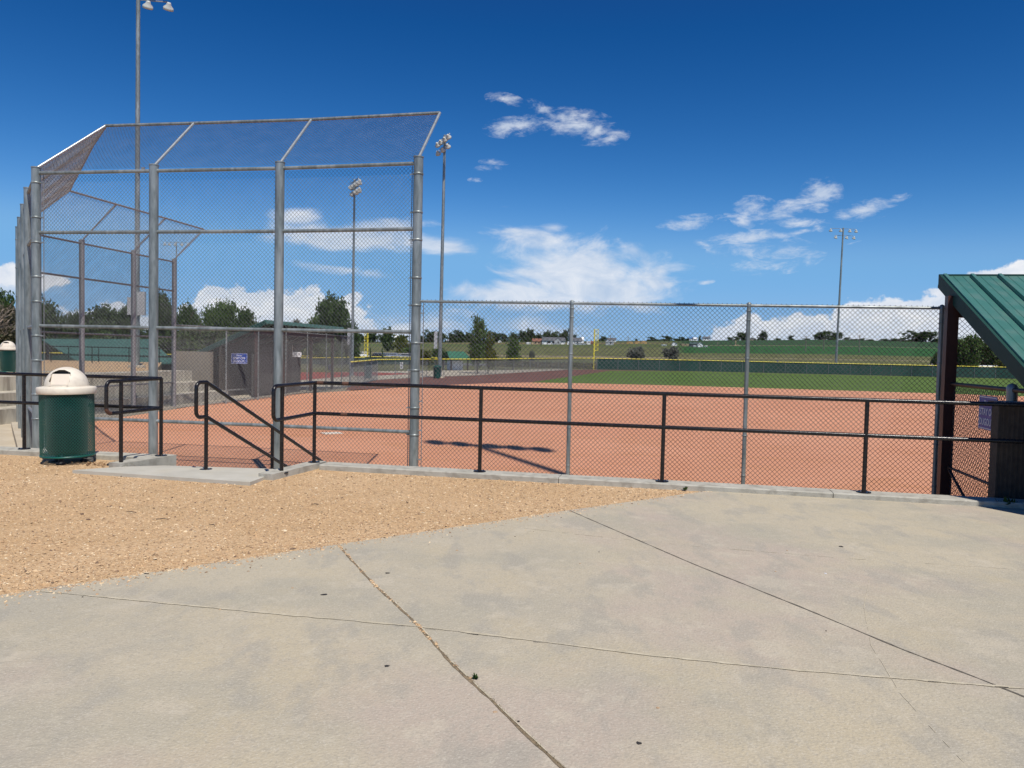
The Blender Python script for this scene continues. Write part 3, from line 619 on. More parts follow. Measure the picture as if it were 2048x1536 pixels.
# stair rail
C0 = Vector((-3.896, 9.795, -.05))
hc = empty('handrail', C0, label='short black sloping handrail in the middle of the stairs', cat='handrail')
sl = Vector((sd.x, sd.y, -.50))
pt = zrail(C0, TZ); pb = zrail(C0, MZ-.03)
b = MB(); b.tube([pt, pt+sl*2.75], RR, 14); rel(b, C0).build('top_rail', black, hc)
b = MB(); b.tube([pb, pb+sl*2.75], RR, 14); rel(b, C0).build('middle_rail', black, hc)
b = MB(); b.tube(loop_end(pt, pb, -sd, .11), RR, 14); rel(b, C0).build('end_loop', black, hc)
rail_post(hc, C0, TZ-.02, -.05)
p = C0+sd*1.4; rail_post(hc, p, TZ-.70, -.72); p = C0+sd*2.7; rail_post(hc, p, TZ-1.35, -1.23)

# ------------------------------------------------------------------ litter bins
def litter_bin(name, loc, rz, label):
    t = empty(name, loc, rz, label, 'litter bin', 'green litter bins with cream domed lids')
    r, h, z0 = .325, .86, .085
    # expanded metal: a lattice of flat diagonal strands round the drum
    nu, nv = 54, 20; A = []
    V = []; F = []
    def cyl(u, v, rr): a = 2*math.pi*u/nu; return (rr*math.cos(a), rr*math.sin(a), z0+.02+(h-.04)*v/nv)
    for j in range(nv*2):
        for i in range(nu):
            u0 = i+(.5 if j % 2 else 0)
            for du in (-.5, .5):
                p0, p1 = (u0, j/2), (u0+du, (j+1)/2)
                w = .0040; a0 = 2*math.pi*p0[0]/nu; k = len(V)
                for (u, v) in (p0, p1):
                    q = Vector(cyl(u, v, r)); n_ = Vector((q.x, q.y, 0)).normalized(); tt = Vector((-n_.y, n_.x, 0))
                    V += [q-tt*w, q+tt*w, q+tt*w-n_*.004, q-tt*w-n_*.004]
                F += [(k+a, k+(a+1) % 4, k+4+(a+1) % 4, k+4+a) for a in range(4)]
    body = link('mesh_drum', arrmesh('mesh_drum', V, F, green_can), t)
    for z in (z0, z0+h-.02):
        b = MB(); b.lathe([(r-.006, z), (r+.004, z), (r+.006, z+.012), (r+.004, z+.024), (r-.006, z+.024), (r-.006, z)], 48)
        b.build('hoop', green_can, t)
    b = MB(); b.lathe([(0, .12), (.22, .12), (.245, .18), (.25, .90), (.24, .92)], 32); b.build('liner', liner, t)
    b = MB(); b.box((0, 0, z0+.012), (.52, .05, .012)); b.box((0, 0, z0+.0), (.05, .52, .012)); b.build('bottom_bar', green_can, t)
    for k in range(3):
        a = k*2.094+.5; b = MB(); b.lathe([(0, -.005), (.06, -.005), (.06, .02), (.03, .035), (.03, z0+.01)], 12, (.2*math.cos(a), .2*math.sin(a), 0)); b.build('foot', liner, t)
    R1 = .352; zt0 = z0+h
    b = MB(); b.lathe([(R1-.03, zt0-.02), (R1-.004, zt0-.022), (R1, zt0-.015), (R1+.004, zt0+.055), (R1-.004, zt0+.066), (R1-.02, zt0+.07), (.27, zt0+.078), (.25, zt0+.082)], 56); b.build('rim', cream, t)
    # dome with a chute cut into its front (-Y)
    rd = .262; zd = zt0+.08; hd = .255; n1, n2 = 60, 26; b = MB(); vs = []
    def dome(a, e): return Vector((rd*math.cos(e)*math.cos(a), rd*math.cos(e)*math.sin(a), zd+hd*math.sin(e)))
    def cut(v):
        # chute: a recessed pocket, arched top
        x, y, z = v.x, v.y, v.z-zd
        if y < -.03 and z > .022:
            lim = .222-(x/.115)**2*.045
            return abs(x) < .115 and z < lim
        return False
    for j in range(n2+1):
        for i in range(n1): vs.append(dome(2*math.pi*i/n1, math.pi/2*j/n2))
    fs = []
    for j in range(n2):
        for i in range(n1):
            q = (j*n1+i, j*n1+(i+1) % n1, (j+1)*n1+(i+1) % n1, (j+1)*n1+i)
            c = sum((vs[a] for a in q), Vector())/4
            if not cut(c): fs.append(q)
    b.add(vs, fs, True); dm = b.build('dome_lid', cream, t)
    for s_ in (-1, 1):     # pocket walls
        b = MB(); x = s_*.116
        q = [Vector((x, -.225, zd+.012)), Vector((x, -.17, zd+.16)), Vector((x, -.02, zd+.205)), Vector((x, -.02, zd+.012))]
        b.add(q, [(0, 1, 2, 3)]); b.build('chute_side', cream_in, t)
    b = MB(); b.box((0, -.212, zd+.02), (.230, .07, .018))
    M_ = Euler((R(-24), 0, 0)).to_matrix()
    b.box((0, -.178, zd+.095), (.228, .008, .15), M_); b.build('flap', cream_in, t)
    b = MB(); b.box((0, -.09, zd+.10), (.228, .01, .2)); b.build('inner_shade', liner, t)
    return t
bn = litter_bin('litter_bin', (-5.955, 10.30, PZ-.004), R(30), 'green mesh litter bin with cream domed lid in the gravel beside the handrail')
bn.rotation_euler = (0, R(-.8), R(8))
b2 = litter_bin('litter_bin', (-19.55, 29.8, .30), R(10), 'green litter bin with cream domed lid up on the terrace behind the concrete steps')
# small stone under the bin and dry leaves
b = MB(); b.box((0, 0, .02), (.12, .08, .04), Euler((.1, .15, .5)).to_matrix()); o = b.build('stone', kerbc); o.location = at(177, 921, PZ); tag(o, 'flat grey stone lying beside the foot of the near litter bin', 'stone')
b = MB()
for k in range(46):
    x, y = random.gauss(0, .16), random.gauss(0, .07); M_ = Euler((random.uniform(-.9, .9), random.uniform(-.9, .9), random.uniform(0, 6))).to_matrix(); s_ = random.uniform(.012, .03)
    b.add([M_ @ Vector((-s_, 0, 0))+Vector((x, y, .012)), M_ @ Vector((0, -s_*.5, 0))+Vector((x, y, .012)), M_ @ Vector((s_*1.4, 0, 0.01))+Vector((x, y, .012)), M_ @ Vector((0, s_*.5, 0))+Vector((x, y, .012))], [(0, 1, 2, 3)])
o = b.build('dry_leaves', leafdry); o.location = at(196, 929, PZ); tag(o, 'drift of dry brown leaves between the litter bin and the landing', 'dry leaves', kind='stuff')

# ------------------------------------------------------------------ backstop
BP = [Vector(p) for p in ((-1.86, 14.72, 0), (-4.68, 15.37, 0), (-7.39, 15.83, 0), (-10.07, 16.28, 0), (-11.60, 18.44, 0), (-13.09, 20.64, 0), (-14.55, 22.78, 0), (-15.81, 24.65, 0), (-15.34, 27.40, 0), (-14.85, 30.12, 0), (-14.42, 32.75, 0))]
bs_ = empty('backstop', BP[5], label='tall grey chain link backstop cage with overhanging canopy around home plate', cat='backstop')
BO = BP[5]; TOP = 5.2; BOT = -1.30
wing = [0, 0, 0, 0, 1, 1, 1, 1, 2, 2, 2]
def wn_(i):  # field side normal of a wing
    a, b_ = {0: (BP[3], BP[0]), 1: (BP[7], BP[3]), 2: (BP[10], BP[7])}[i]
    d_ = (b_-a).normalized(); return Vector((-d_.y, d_.x, 0))
WN = [wn_(i) for i in range(3)]
for i, p in enumerate(BP):
    b = MB(); b.tube([(p.x, p.y, BOT), (p.x, p.y, TOP)], .091, 20)
    b.lathe([(0, TOP+.012), (.098, TOP+.008), (.10, TOP-.012), (.092, TOP-.014)], 20, (p.x, p.y, 0), smooth=False)
    o = rel(b, BO).build('post', galv if i < 8 else galv_old, bs_)
    if i in (0, 3, 7):
        zz = [TOP-.32-k*.62-(.1 if k % 2 else 0) for k in range(11)] if i < 7 else [TOP-.4-k*.9 for k in range(6)]
        for z in zz:
            f = MB(); f.lathe([(.092, z-.02), (.098, z-.018), (.098, z+.018), (.092, z+.02)], 20, (p.x, p.y, 0)); 
            dd = (BP[1]-BP[0]).normalized()*(-1 if i == 3 else 1) if i != 7 else Vector((0, 1, 0))
            f.box((p.x+dd.x*.125, p.y+dd.y*.125, z), (.07, .02, .022)); rel(f, BO).build('clamp_band', galv, o)
RZ = [5.08, 3.845, 1.89, -.03]
for i in range(10):
    a, c = BP[i], BP[i+1]; w = 0 if i < 3 else 1 if i < 7 else 2; nn = WN[w]; d_ = (c-a).normalized()
    for z in RZ:
        b = MB(); q0, q1 = a+d_*.08, c-d_*.08
        b.tube([zrail(q0, z), zrail(q1, z)], .036, 10); rel(b, BO).build('rail', galv if w < 1 else galv_old, bs_)
    of_ = nn*.05
    for z0, z1 in ((BOT, TOP-.16),):
        wiremesh('mesh_panel', zrail(a+of_+d_*.1, z0), zrail(c+of_-d_*.1, z0), zrail(c+of_-d_*.1, z1), zrail(a+of_+d_*.1, z1), pitch=.082, rad=.0036, parent=bs_, local=BO, sag=.014)
# tension bars beside the end posts
for i, s_ in ((0, 1), (3, -1)):
    d_ = (BP[1]-BP[0]).normalized()*s_; p = BP[i]+d_*.14+WN[0]*.05; b = MB(); b.tube([(p.x, p.y, -1.2), (p.x, p.y, TOP-.15)], .008, 6); rel(b, BO).build('tension_bar', galv_old, bs_)
# canopy
AO, AR = 1.36, 1.24
def outer(i):
    if i == 3: n_ = (WN[0]+WN[1]); n_ = n_/n_.dot(WN[0])*AO
    elif i == 7: n_ = (WN[1]+WN[2]); n_ = n_/n_.dot(WN[1])*AO
    else: n_ = WN[wing[i]]*AO
    return zrail(BP[i]+n_, TOP+AR)
for i in range(11):
    b = MB(); b.tube([zrail(BP[i], TOP-.02), outer(i)], .029, 10); rel(b, BO).build('canopy_strut', galv_bright if i < 4 else galv_old, bs_)
for i in range(10):
    b = MB(); b.tube([outer(i), outer(i+1)], .033, 10); rel(b, BO).build('canopy_rail', galv if i < 3 else galv_old, bs_)
    a, c = zrail(BP[i], TOP-.02), zrail(BP[i+1], TOP-.02)
    dn = Vector((0, 0, -.04))
    wiremesh('canopy_mesh', a+dn, c+dn, outer(i+1)+dn, outer(i)+dn, pitch=.082, rad=.0033 if i < 3 else .0031, mt=wire if i < 3 else wire_lit, parent=bs_, local=BO)
b = MB()
for i in (3, 4, 5, 6):
    d_ = (BP[i+1]-BP[i]).normalized(); n_ = -WN[1]
    q = [BP[i]+n_*.22, BP[i+1]+n_*.22, BP[i+1]-n_*.1, BP[i]-n_*.1]; b.prism([(v.x, v.y) for v in q], -1.3, -1.02)
for i in (7, 8, 9):
    n_ = -WN[2]; q = [BP[i]+n_*.22, BP[i+1]+n_*.22, BP[i+1]-n_*.1, BP[i]-n_*.1]; b.prism([(v.x, v.y) for v in q], -1.3, -1.06)
rel(b, BO).build('concrete_footing', walk_m, bs_)

# ------------------------------------------------------------------ near fence
def fence_run(root, org, pts, ztop, zbot, pr, mt, wmt=None, pitch=.08, rad=.0042, cap=False, rr=.024, skip0=True, knuckles=False, bands=False, seg=6):
    zb = zbot if callable(zbot) else (lambda p: zbot); zt_ = ztop if callable(ztop) else (lambda p: ztop)
    for i, p in enumerate(pts):
        if i == 0 and skip0: continue
        b = MB(); h = zt_(p)+.03; b.tube([(p.x, p.y, zb(p)), (p.x, p.y, h)], pr, 12)
        b.lathe([(pr+.003, h-.05), (pr+.004, h), (pr*.75, h+pr*.6), (0, h+pr*.9)], 12, (p.x, p.y, 0)); o = rel(b, org).build('post', mt, root)
        if bands:
            for z in (h-.12, h-.28, h-.95, h-1.6, h-2.3, h-3.0):
                f = MB(); f.lathe([(pr+.001, z-.012), (pr+.006, z-.01), (pr+.006, z+.01), (pr+.001, z+.012)], 12, (p.x, p.y, 0)); rel(f, org).build('tie_band', galv, o)
    for i in range(len(pts)-1):
        a, c = pts[i], pts[i+1]; A = zrail(a, zt_(a)); C_ = zrail(c, zt_(c)); d_ = (c-a).normalized(); n_ = Vector((-d_.y, d_.x, 0))
        b = MB(); b.tube([A, C_], rr, 10); rel(b, org).build('top_rail', mt, root)
        of_ = n_*.03; up = Vector((0, 0, .028))
        wp = wiremesh('mesh_panel', zrail(a+of_, zb(a)), zrail(c+of_, zb(c)), C_+of_+up, A+of_+up, pitch=pitch, rad=rad, mt=wmt, parent=root, local=Vector(org), seg=seg)
        if knuckles:
            b = MB(); L = (C_-A).length; k = int(L/pitch)
            for j in range(k):
                q = A.lerp(C_, (j+.5)/k)+of_+up; b.tube([q+Vector((-.012, 0, -.012)), q+Vector((0, 0, .012)), q+Vector((.012, 0, -.012))], rad*1.4, 4)
            kn = rel(b, org).build('mesh_edge', wmt or wire); bm = bmesh.new(); bm.from_mesh(wp.data); bm.from_mesh(kn.data); bm.to_mesh(wp.data); bm.free()
            km = kn.data; bpy.data.objects.remove(kn); bpy.data.meshes.remove(km)
FP = [BP[0], Vector((1.062, 14.075, 0)), Vector((4.095, 13.432, 0)), Vector((7.10, 12.795, 0)), Vector((10.13, 12.15, 0)), Vector((13.16, 11.51, 0)), Vector((16.2, 10.87, 0))]
fn = empty('chain_link_fence', FP[0], label='grey chain link fence in front of the infield between backstop and right dugout', cat='fence')
fence_run(fn, FP[0], FP, lambda p: 2.475-.0055*(p.x+1.86), -1.25, .037, galv, pitch=.081, rad=.0039, knuckles=True, bands=True)
d_ = (FP[1]-FP[0]).normalized(); p = FP[0]+d_*.15
b = MB(); b.tube([(p.x, p.y, -1.2), (p.x, p.y, 2.44)], .009, 6)
for k in range(7):
    z = 2.25-k*.56; b.box((p.x-.04, p.y, z), (.1, .02, .022))
rel(b, FP[0]).build('tension_bar', galv_old, fn)

# ------------------------------------------------------------------ right dugout
RC = Vector((7.15, 12.9, 0)); rl = Vector((math.cos(math.atan(-.212)), math.sin(math.atan(-.212)), 0)); rd_ = Vector((rl.y, -rl.x, 0))   # rd_ points to the camera side
if rd_.y > 0: rd_ = -rd_
def dugout(name, RC, rl, rd_, L, ztop, label, run=4.6, fall=.45, inner=1):
    t = empty(name, RC, label=label, cat='dugout')
    def P(a, t_, dz=0): v = RC+rl*a+rd_*t_; return Vector((v.x, v.y, ztop-fall*t_+dz))
    nrm = (rl.cross(P(0, 1)-P(0, 0))).normalized()
    if nrm.z < 0: nrm = -nrm
    b = MB(); q = [P(0, 0), P(L, 0), P(L, run), P(0, run)]; q2 = [v-nrm*.03 for v in q]
    b.add(q+q2, [(0, 1, 2, 3), (7, 6, 5, 4), (0, 4, 5, 1), (1, 5, 6, 2), (2, 6, 7, 3), (3, 7, 4, 0)])
    k = int(L/.41)
    for i in range(k+1):
        a = .02+i*.41
        if a > L-.03: break
        s0, s1 = P(a, .02), P(a, run-.01); w = .032; hgt = .055
        vs = [s0-rl*w, s0+rl*w, s0+rl*w*.8+nrm*hgt, s0-rl*w*.8+nrm*hgt, s1-rl*w, s1+rl*w, s1+rl*w*.8+nrm*hgt, s1-rl*w*.8+nrm*hgt]
        b.add(vs, [(0, 3, 7, 4), (3, 2, 6, 7), (2, 1, 5, 6), (0, 1, 2, 3), (4, 7, 6, 5)])
        for g in (.137, .273):
            if a+g < L:
                s0, s1 = P(a+g, .02), P(a+g, run-.01); w = .010
                vs = [s0-rl*w, s0+nrm*.008, s0+rl*w, s1-rl*w, s1+nrm*.008, s1+rl*w]; b.add(vs, [(0, 1, 4, 3), (1, 2, 5, 4)])
    rel(b, RC).build('roof_sheet', roof_green, t)
    for nm, A, B in (('rake_trim', P(-.03, -.02), P(-.03, run)), ('rake_trim', P(L+.03, -.02), P(L+.03, run))):
        b = MB(); dz = Vector((0, 0, -.09)); b.bar(A+dz, B+dz, .05, .22, Vector((0, 0, 1))); rel(b, RC).build(nm, roof_green2, t)
    b = MB(); b.bar(P(-.05, -.03, -.075), P(L+.05, -.03, -.075), .05, .19); rel(b, RC).build('ridge_fascia', roof_green if inner == 2 else roof_green2, t)
    b = MB(); b.bar(P(0, run, -.08), P(L, run, -.08), .05, .16); rel(b, RC).build('eave_fascia', roof_green2, t)
    for i in range(int(L/1.2)+1):
        a = .12+i*1.2
        if a < L: b = MB(); b.bar(P(a, .05, -.16), P(a, run-.05, -.16), .06, .19); rel(b, RC).build('rafter', brown_dark, t)
    b = MB(); b.bar(P(0, .62, -.34), P(L, .62, -.34), .12, .2); rel(b, RC).build('beam', brown_steel, t)
    return t, P
dg, P_ = dugout('dugout', RC, rl, rd_, 13.0, 2.965, 'dugout with sloping green metal roof and brown block wall at the right edge')
b = MB()
for a in (.16, 4.4, 8.6, 12.8):
    p = P_(a, .62) if a > 1 else Vector((*atY(1900, 700, 12.3)[:2], P_(0, .62).z)); b = MB(); b.box((p.x, p.y, (p.z-.2-1.3)/2+.05), (.165, .16, p.z-.2+1.4), Matrix((rl, -rd_, Vector((0, 0, 1)))).transposed()); rel(b, RC).build('column', brown_steel if a < 1 else brown_dark, dg)
# ribbed block wall behind the kerb
def ribbed(a0, a1, off, z0, z1, th=.2, pitch=.05):
    b = MB(); base = KR0; L = a1-a0; k = int(L/pitch)
    pts = []
    for i in range(k):
        x = a0+i*pitch
        for dx, o_ in ((.0, 0), (.014, .0), (.02, .016), (.044, .016)): pts.append(base+dr*(x+dx)+nr*(off+o_))
    back = [base+dr*a1+nr*(off+th), base+dr*a0+nr*(off+th)]
    poly = [(v.x, v.y) for v in pts]+[(v.x, v.y) for v in back]
    b.prism(poly, z0, z1); return b
aw = (Vector((5.60, 8.9, 0))-KR0).dot(dr)
rel(ribbed(aw, aw+13, .22, -1.4, 1.06), RC).build('block_wall', split, dg)
b = MB(); q = [KR0+dr*(aw-.03)+nr*.20, KR0+dr*(aw+13)+nr*.20, KR0+dr*(aw+13)+nr*.45, KR0+dr*(aw-.03)+nr*.45]
b.prism([(v.x, v.y) for v in q], 1.062, 1.095); rel(b, RC).build('wall_cap', brown_dark, dg)
b = MB(); q0 = KR0+dr*(aw+.4)+nr*1.0; b.bar(zrail(q0, -.8), zrail(q0+dr*9, -.8), .35, .05); rel(b, RC).build('bench', brown_dark, dg)
# side fence of the dugout
S0 = atY(1904, 770, 12.2); S0 = Vector((S0.x, S0.y, 0)); S1 = atY(2025, 770, 10.0); S1 = Vector((S1.x, S1.y, 0)); S2 = S1+(S1-S0).normalized()*.9
sf = empty('dugout_side_fence', S0, label='low chain link side fence with dome capped post closing the end of the right dugout', cat='fence')
dd = (S1-S0).normalized()
fence_run(sf, S0, [S0, S1], 1.19, -1.25, .065, galv, pitch=.081, rad=.0037, rr=.03)
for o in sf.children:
    if o.name.startswith('top_rail'): o.data.materials[0] = brown_dark  # roof shade put into the colour of the galvanised top rail
b = MB(); b.tube([zrail(S0, -.14), zrail(S1+dd*.2, -.14)], .022, 8); rel(b, S0).build('brace_rail', brown_dark, sf)  # brace rails and rail extension carry shade in their colour too
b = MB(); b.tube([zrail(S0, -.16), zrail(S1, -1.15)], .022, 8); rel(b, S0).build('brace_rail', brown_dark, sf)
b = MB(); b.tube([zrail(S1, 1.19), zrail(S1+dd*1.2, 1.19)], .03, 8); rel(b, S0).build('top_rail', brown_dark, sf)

# unseen structure added past the right edge to shade kerb and block wall
sr = empty('added_shade_block', (7.62, 7.72, PZ), R(-12), 'unseen brown block structure added outside the right edge to shade the kerb by the dugout', 'building')
b = MB(); b.box((0, 0, 1.65), (3.2, .9, 3.3)); b.build('walls', split, sr)
b = MB(); b.box((0, 0, 3.36), (3.5, 1.2, .12)); b.build('roof', roof_green2, sr)
b = MB(); b.box((-.5, -.46, 1.05), (.95, .05, 2.1)); b.build('door', brown_steel, sr)

# text helper
def text_mesh(name, body, size, mt, parent, loc, rot, align='CENTER', sx=1.0, bold=0.0):
    cu = bpy.data.curves.new(name, 'FONT'); cu.body = body; cu.size = size; cu.align_x = align; cu.align_y = 'CENTER'; cu.extrude = .001; cu.offset = bold
    tmp = bpy.data.objects.new(name+'_tmp', cu); COL.objects.link(tmp); bpy.context.view_layer.update()
    me = bpy.data.meshes.new_from_object(tmp.evaluated_get(bpy.context.evaluated_depsgraph_get())); bpy.data.objects.remove(tmp)
    me.materials.clear(); me.materials.append(mt)
    o = link(name, me, parent); o.location = loc; o.rotation_euler = rot; o.scale = (sx, 1, 1); return o
signtxt = mat('sign_lettering_white', (.62, .64, .70), (.7, .72, .76), scale=5, rough=.5)
def stay_off_sign(center, d_, w, h, label, n_):
    """d_ = reading direction, n_ = facing"""
    ang = math.atan2(d_.y, d_.x); t = empty('sign', center, ang, label, 'sign', 'blue dugout signs')
    b = MB(); b.box((0, 0, 0), (w, .008, h)); b.build('board', signblue, t)
    b = MB(); e = .012
    for x, z, ww, hh in ((0, h/2-e*1.5, w-e, e), (0, -h/2+e*1.5, w-e, e), (w/2-e*1.5, 0, e, h-e), (-w/2+e*1.5, 0, e, h-e)): b.box((x, -.006, z), (ww, .003, hh))
    b.build('border', signtxt, t)
    rt = (math.pi/2, 0, 0)
    text_mesh('lettering', 'Please', h*.21, signtxt, t, (0, -.0075, h*.29), rt, bold=.001)
    text_mesh('lettering', 'STAY OFF', h*.29, signtxt, t, (0, -.0075, h*.02), rt, sx=.86, bold=.003)
    text_mesh('lettering', 'DUGOUTS', h*.29, signtxt, t, (0, -.0075, -h*.28), rt, sx=.82, bold=.003)
    return t
c = S0+dd*1.62; nf = Vector((dd.y, -dd.x, 0)); nf = nf if nf.x < 0 else -nf
sg = stay_off_sign(Vector((c.x, c.y, .84))+nf*.05, dd, .62, .47, 'shaded blue sign on the side fence of the right dugout', nf)

# ------------------------------------------------------------------ left dugout, its fence and the terraces
w2 = (BP[10]-BP[7]).normalized(); w2n = Vector((-w2.y, w2.x, 0))       # w2n points away from the field
LF = [BP[10], Vector((-13.36, 35.9, 0)), Vector((-12.85, 38.9, 0)), Vector((-12.35, 41.9, 0)), Vector((-11.98, 44.9, 0)), Vector((-11.6, 47.9, 0)), Vector((-11.3, 50.9, 0)), Vector((-11.2, 53.0, 0))]
lf_ = empty('dugout_front_fence', LF[0], label='tall chain link fence in front of the far dugout beyond the backstop', cat='fence')
fence_run(lf_, LF[0], LF, 2.42, -1.2, .037, galv, wmt=galv_old, pitch=.082, rad=.0036, rr=.026, seg=10)
LR = atY(532, 641, 40.3); LR = Vector((LR.x, LR.y, 0)); lrd = Vector((-w2n.x, -w2n.y, 0))
lg, PL = dugout('dugout', LR, w2, w2n, 10.4, 2.95, 'far dugout with green roof and tan end wall beyond the backstop', inner=2)
for a in (.2, 3.5, 6.9, 10.2):
    p = PL(a, .62); b = MB(); b.box((p.x, p.y, (p.z-.3-1.2)/2), (.16, .16, p.z-.3+1.2)); rel(b, LR).build('column', brown_steel, lg)
def wallbox(A, B, th, z0, z1, org, name, mt, par):
    b = MB(); b.bar(zrail(A, (z0+z1)/2), zrail(B, (z0+z1)/2), th, z1-z0); return rel(b, org).build(name, mt, par)
A = PL(-.6, 4.9); B = PL(-.6, 2.7); wallbox(A, B, .25, -1.3, 1.25, LR, 'end_wall', tanblock, lg)
A = PL(0, 4.3); B = PL(10.2, 4.3); wallbox(A, B, .22, -1.3, .95, LR, 'block_wall', split, lg)
A = PL(0, 2.6); B = PL(9.6, 2.6); wallbox(A, B, .12, -1.2, 1.75, LR, 'inner_wall', split, lg)
A = PL(.3, .9); B = PL(6.0, .9); wallbox(A, B, .1, -1.15, 1.18, LR, 'front_screen', mat('dark_screen', (.055, .052, .047), (.09, .085, .075), scale=20, rough=.9, alpha=.85), lg)
A = PL(.2, 2.2); B = PL(9, 2.2); wallbox(A, B, .35, -.8, -.75, LR, 'bench', galv_old, lg)
p = LF[1].lerp(LF[2], .35)-w2n*.06
stay_off_sign(Vector((p.x, p.y, .98)), w2, .74, .50, 'bright blue sign on the far dugout fence, seen through the backstop mesh', -w2n).rotation_euler = (0, 0, R(25))
b = MB(); b.box((0, 0, 0), (.5, .02, .28)); 
for x in (-.15, -.05, .06, .16): b.box((x, -.012, .01), (.05, .004, .16), mi=1)
o = b.build('sign', [white, panelgrey]); o.location = atY(594, 709, 43.5); tag(o, 'small white sign on the far dugout fence right of the thick backstop post', 'sign')
b = MB(); b.box((0, 0, 0), (.32, .3, .36)); b.box((0, -.02, .2), (.2, .2, .05)); o = b.build('electrical_box', white); o.location = atY(662, 735, 52.0); tag(o, 'small white box low behind the far dugout fence', 'box')
b = MB(); b.box((0, 0, .25), (.14, .1, .9)); b.box((-.1, 0, .8), (.14, .1, .3)); o = b.build('water_fountain', white); o.location = atY(583, 712, 49.0); tag(o, 'slim white drinking fountain inside the far dugout', 'fountain')

tr = empty('seating_terrace', BP[8], label='stained concrete seating steps behind the far side of the backstop', cat='terrace')
L0 = BP[7]-w2*5.5; L1 = BP[10]+w2*6.0
zs = [-.68, -.23, .28]
for k, (o_, z) in enumerate(zip((.95, 1.95, 2.95), zs)):
    q = [L0+w2n*o_-w2*(0 if k else 0), L1+w2n*o_, L1+w2n*(o_+1.02 if k < 2 else o_+1.2), L0+w2n*(o_+1.02 if k < 2 else o_+1.2)]
    # the steps swing round to the left behind the plate
    e = [L0+w2n*o_, L0+w2n*o_+Vector((-22, 3.5, 0))]
    b = MB(); b.prism([(v.x, v.y) for v in q], -1.4, z); rel(b, BP[8]).build('step', stainconc, tr)
    q = [e[0], e[1], e[1]+Vector((0, 1.3, 0)), e[0]+Vector((-.3, 1.6, 0))]
    q = [L0+w2n*o_-w2*.001, L0+w2n*o_+Vector((-22, 3.5, 0)), L0+w2n*(o_+1.2)+Vector((-22, 4.5, 0)), L0+w2n*(o_+1.02)+Vector((-.15, .9, 0))]
    b = MB(); b.prism([(v.x, v.y) for v in q], -1.4, z-.003); rel(b, BP[8]).build('step', stainconc, tr)
ug = [L0+w2n*4.0, L1+w2n*4.0, L1+w2n*5+w2*.1, Vector((-26, 57, 0)), Vector((-70, 57, 0)), Vector((-70, 30, 0)), L0+w2n*4.0+Vector((-22, 4.6, 0))]
sheet('upper_gravel', [(v.x, v.y) for v in ug], gravel_m, 0, zfun=lambda y: .27, skirt=1.9)
sheet('upper_path', [(-44, 36.5), (-19.0, 33), (-18.5, 34.3), (-44, 38)], pathm, 0, zfun=lambda y: .276)

# rail and gate hardware on the terrace
tr2 = empty('terrace_handrail', (-22, 46, .27), label='thin black railings on the gravel in front of the teal roof behind the backstop', cat='handrail')
def lrail(pts, z0=.27, hs=(.5, 1.05)):
    for h in hs:
        b = MB(); b.tube([Vector((p[0], p[1], z0+h)) for p in pts], .03, 6); rel(b, tr2.location).build('rail', black, tr2)
    for i in range(len(pts)-1):
        a, c = Vector((*pts[i], 0)), Vector((*pts[i+1], 0)); k = max(1, int((c-a).length/2.2))
        for j in range(k+1):
            p = a.lerp(c, j/k); b = MB(); b.tube([(p.x, p.y, z0-.2), (p.x, p.y, z0+1.05)], .03, 6); rel(b, tr2.location).build('post', black, tr2)
lrail([(-36, 55), (-20.5, 54.0)]); lrail([(-30, 50), (-19.6, 50.5)]); lrail([(-40, 31.5), (-19.3, 31.0)], hs=(.62, 1.05))
b = MB(); b.tube([Vector((-26, 55, .5)), Vector((-23.5, 50, 1.6))], .03, 6); rel(b, tr2.location).build('sloping_rail', black, tr2)

# teal roof of the neighbouring field's dugout
tl = empty('dugout', (-36, 60, 0), label='teal roofed dugout of the neighbouring field behind the backstop on the left', cat='dugout')
TL, TR_, BR, BL = atY(84, 678, 66), atY(300, 678.5, 66), atY(352, 725, 61.9), atY(168, 729, 61.8)
b = MB(); q = [TL, TR_, BR, BL]; b.add(q+[v-Vector((0, 0, .12)) for v in q], [(0, 1, 2, 3), (7, 6, 5, 4), (0, 4, 5, 1), (1, 5, 6, 2), (2, 6, 7, 3), (3, 7, 4, 0)])
for i in range(1, 22):
    s0 = TL.lerp(TR_, i/22); s1 = BL.lerp(BR, i/22); b.bar(s0+Vector((0, 0, .02)), s1+Vector((0, 0, .02)), .07, .05)
rel(b, (-36, 60, 0)).build('roof', mat('faded_teal_roof', (.045, .125, .105), (.06, .155, .13), scale=2, rough=.5), tl)
b = MB(); 
for a in (.05, .35, .65, .95):
    v = TL.lerp(TR_, a); b = MB(); b.box((v.x, v.y, (v.z-1.6)/2), (.2, .2, v.z+1.3)); rel(b, (-36, 60, 0)).build('column', brown_dark, tl)
b = MB(); b.bar(BL+Vector((0, .4, -.6)), BR+Vector((0, .4, -.6)), .2, 1.3); rel(b, (-36, 60, 0)).build('block_wall', split, tl)
b = MB(); v = BR+Vector((.8, .5, 0)); b.add([TR_, TR_+Vector((2.2, -1, -.75)), v+Vector((1.5, 0, 0)), BR], [(0, 1, 2, 3)])

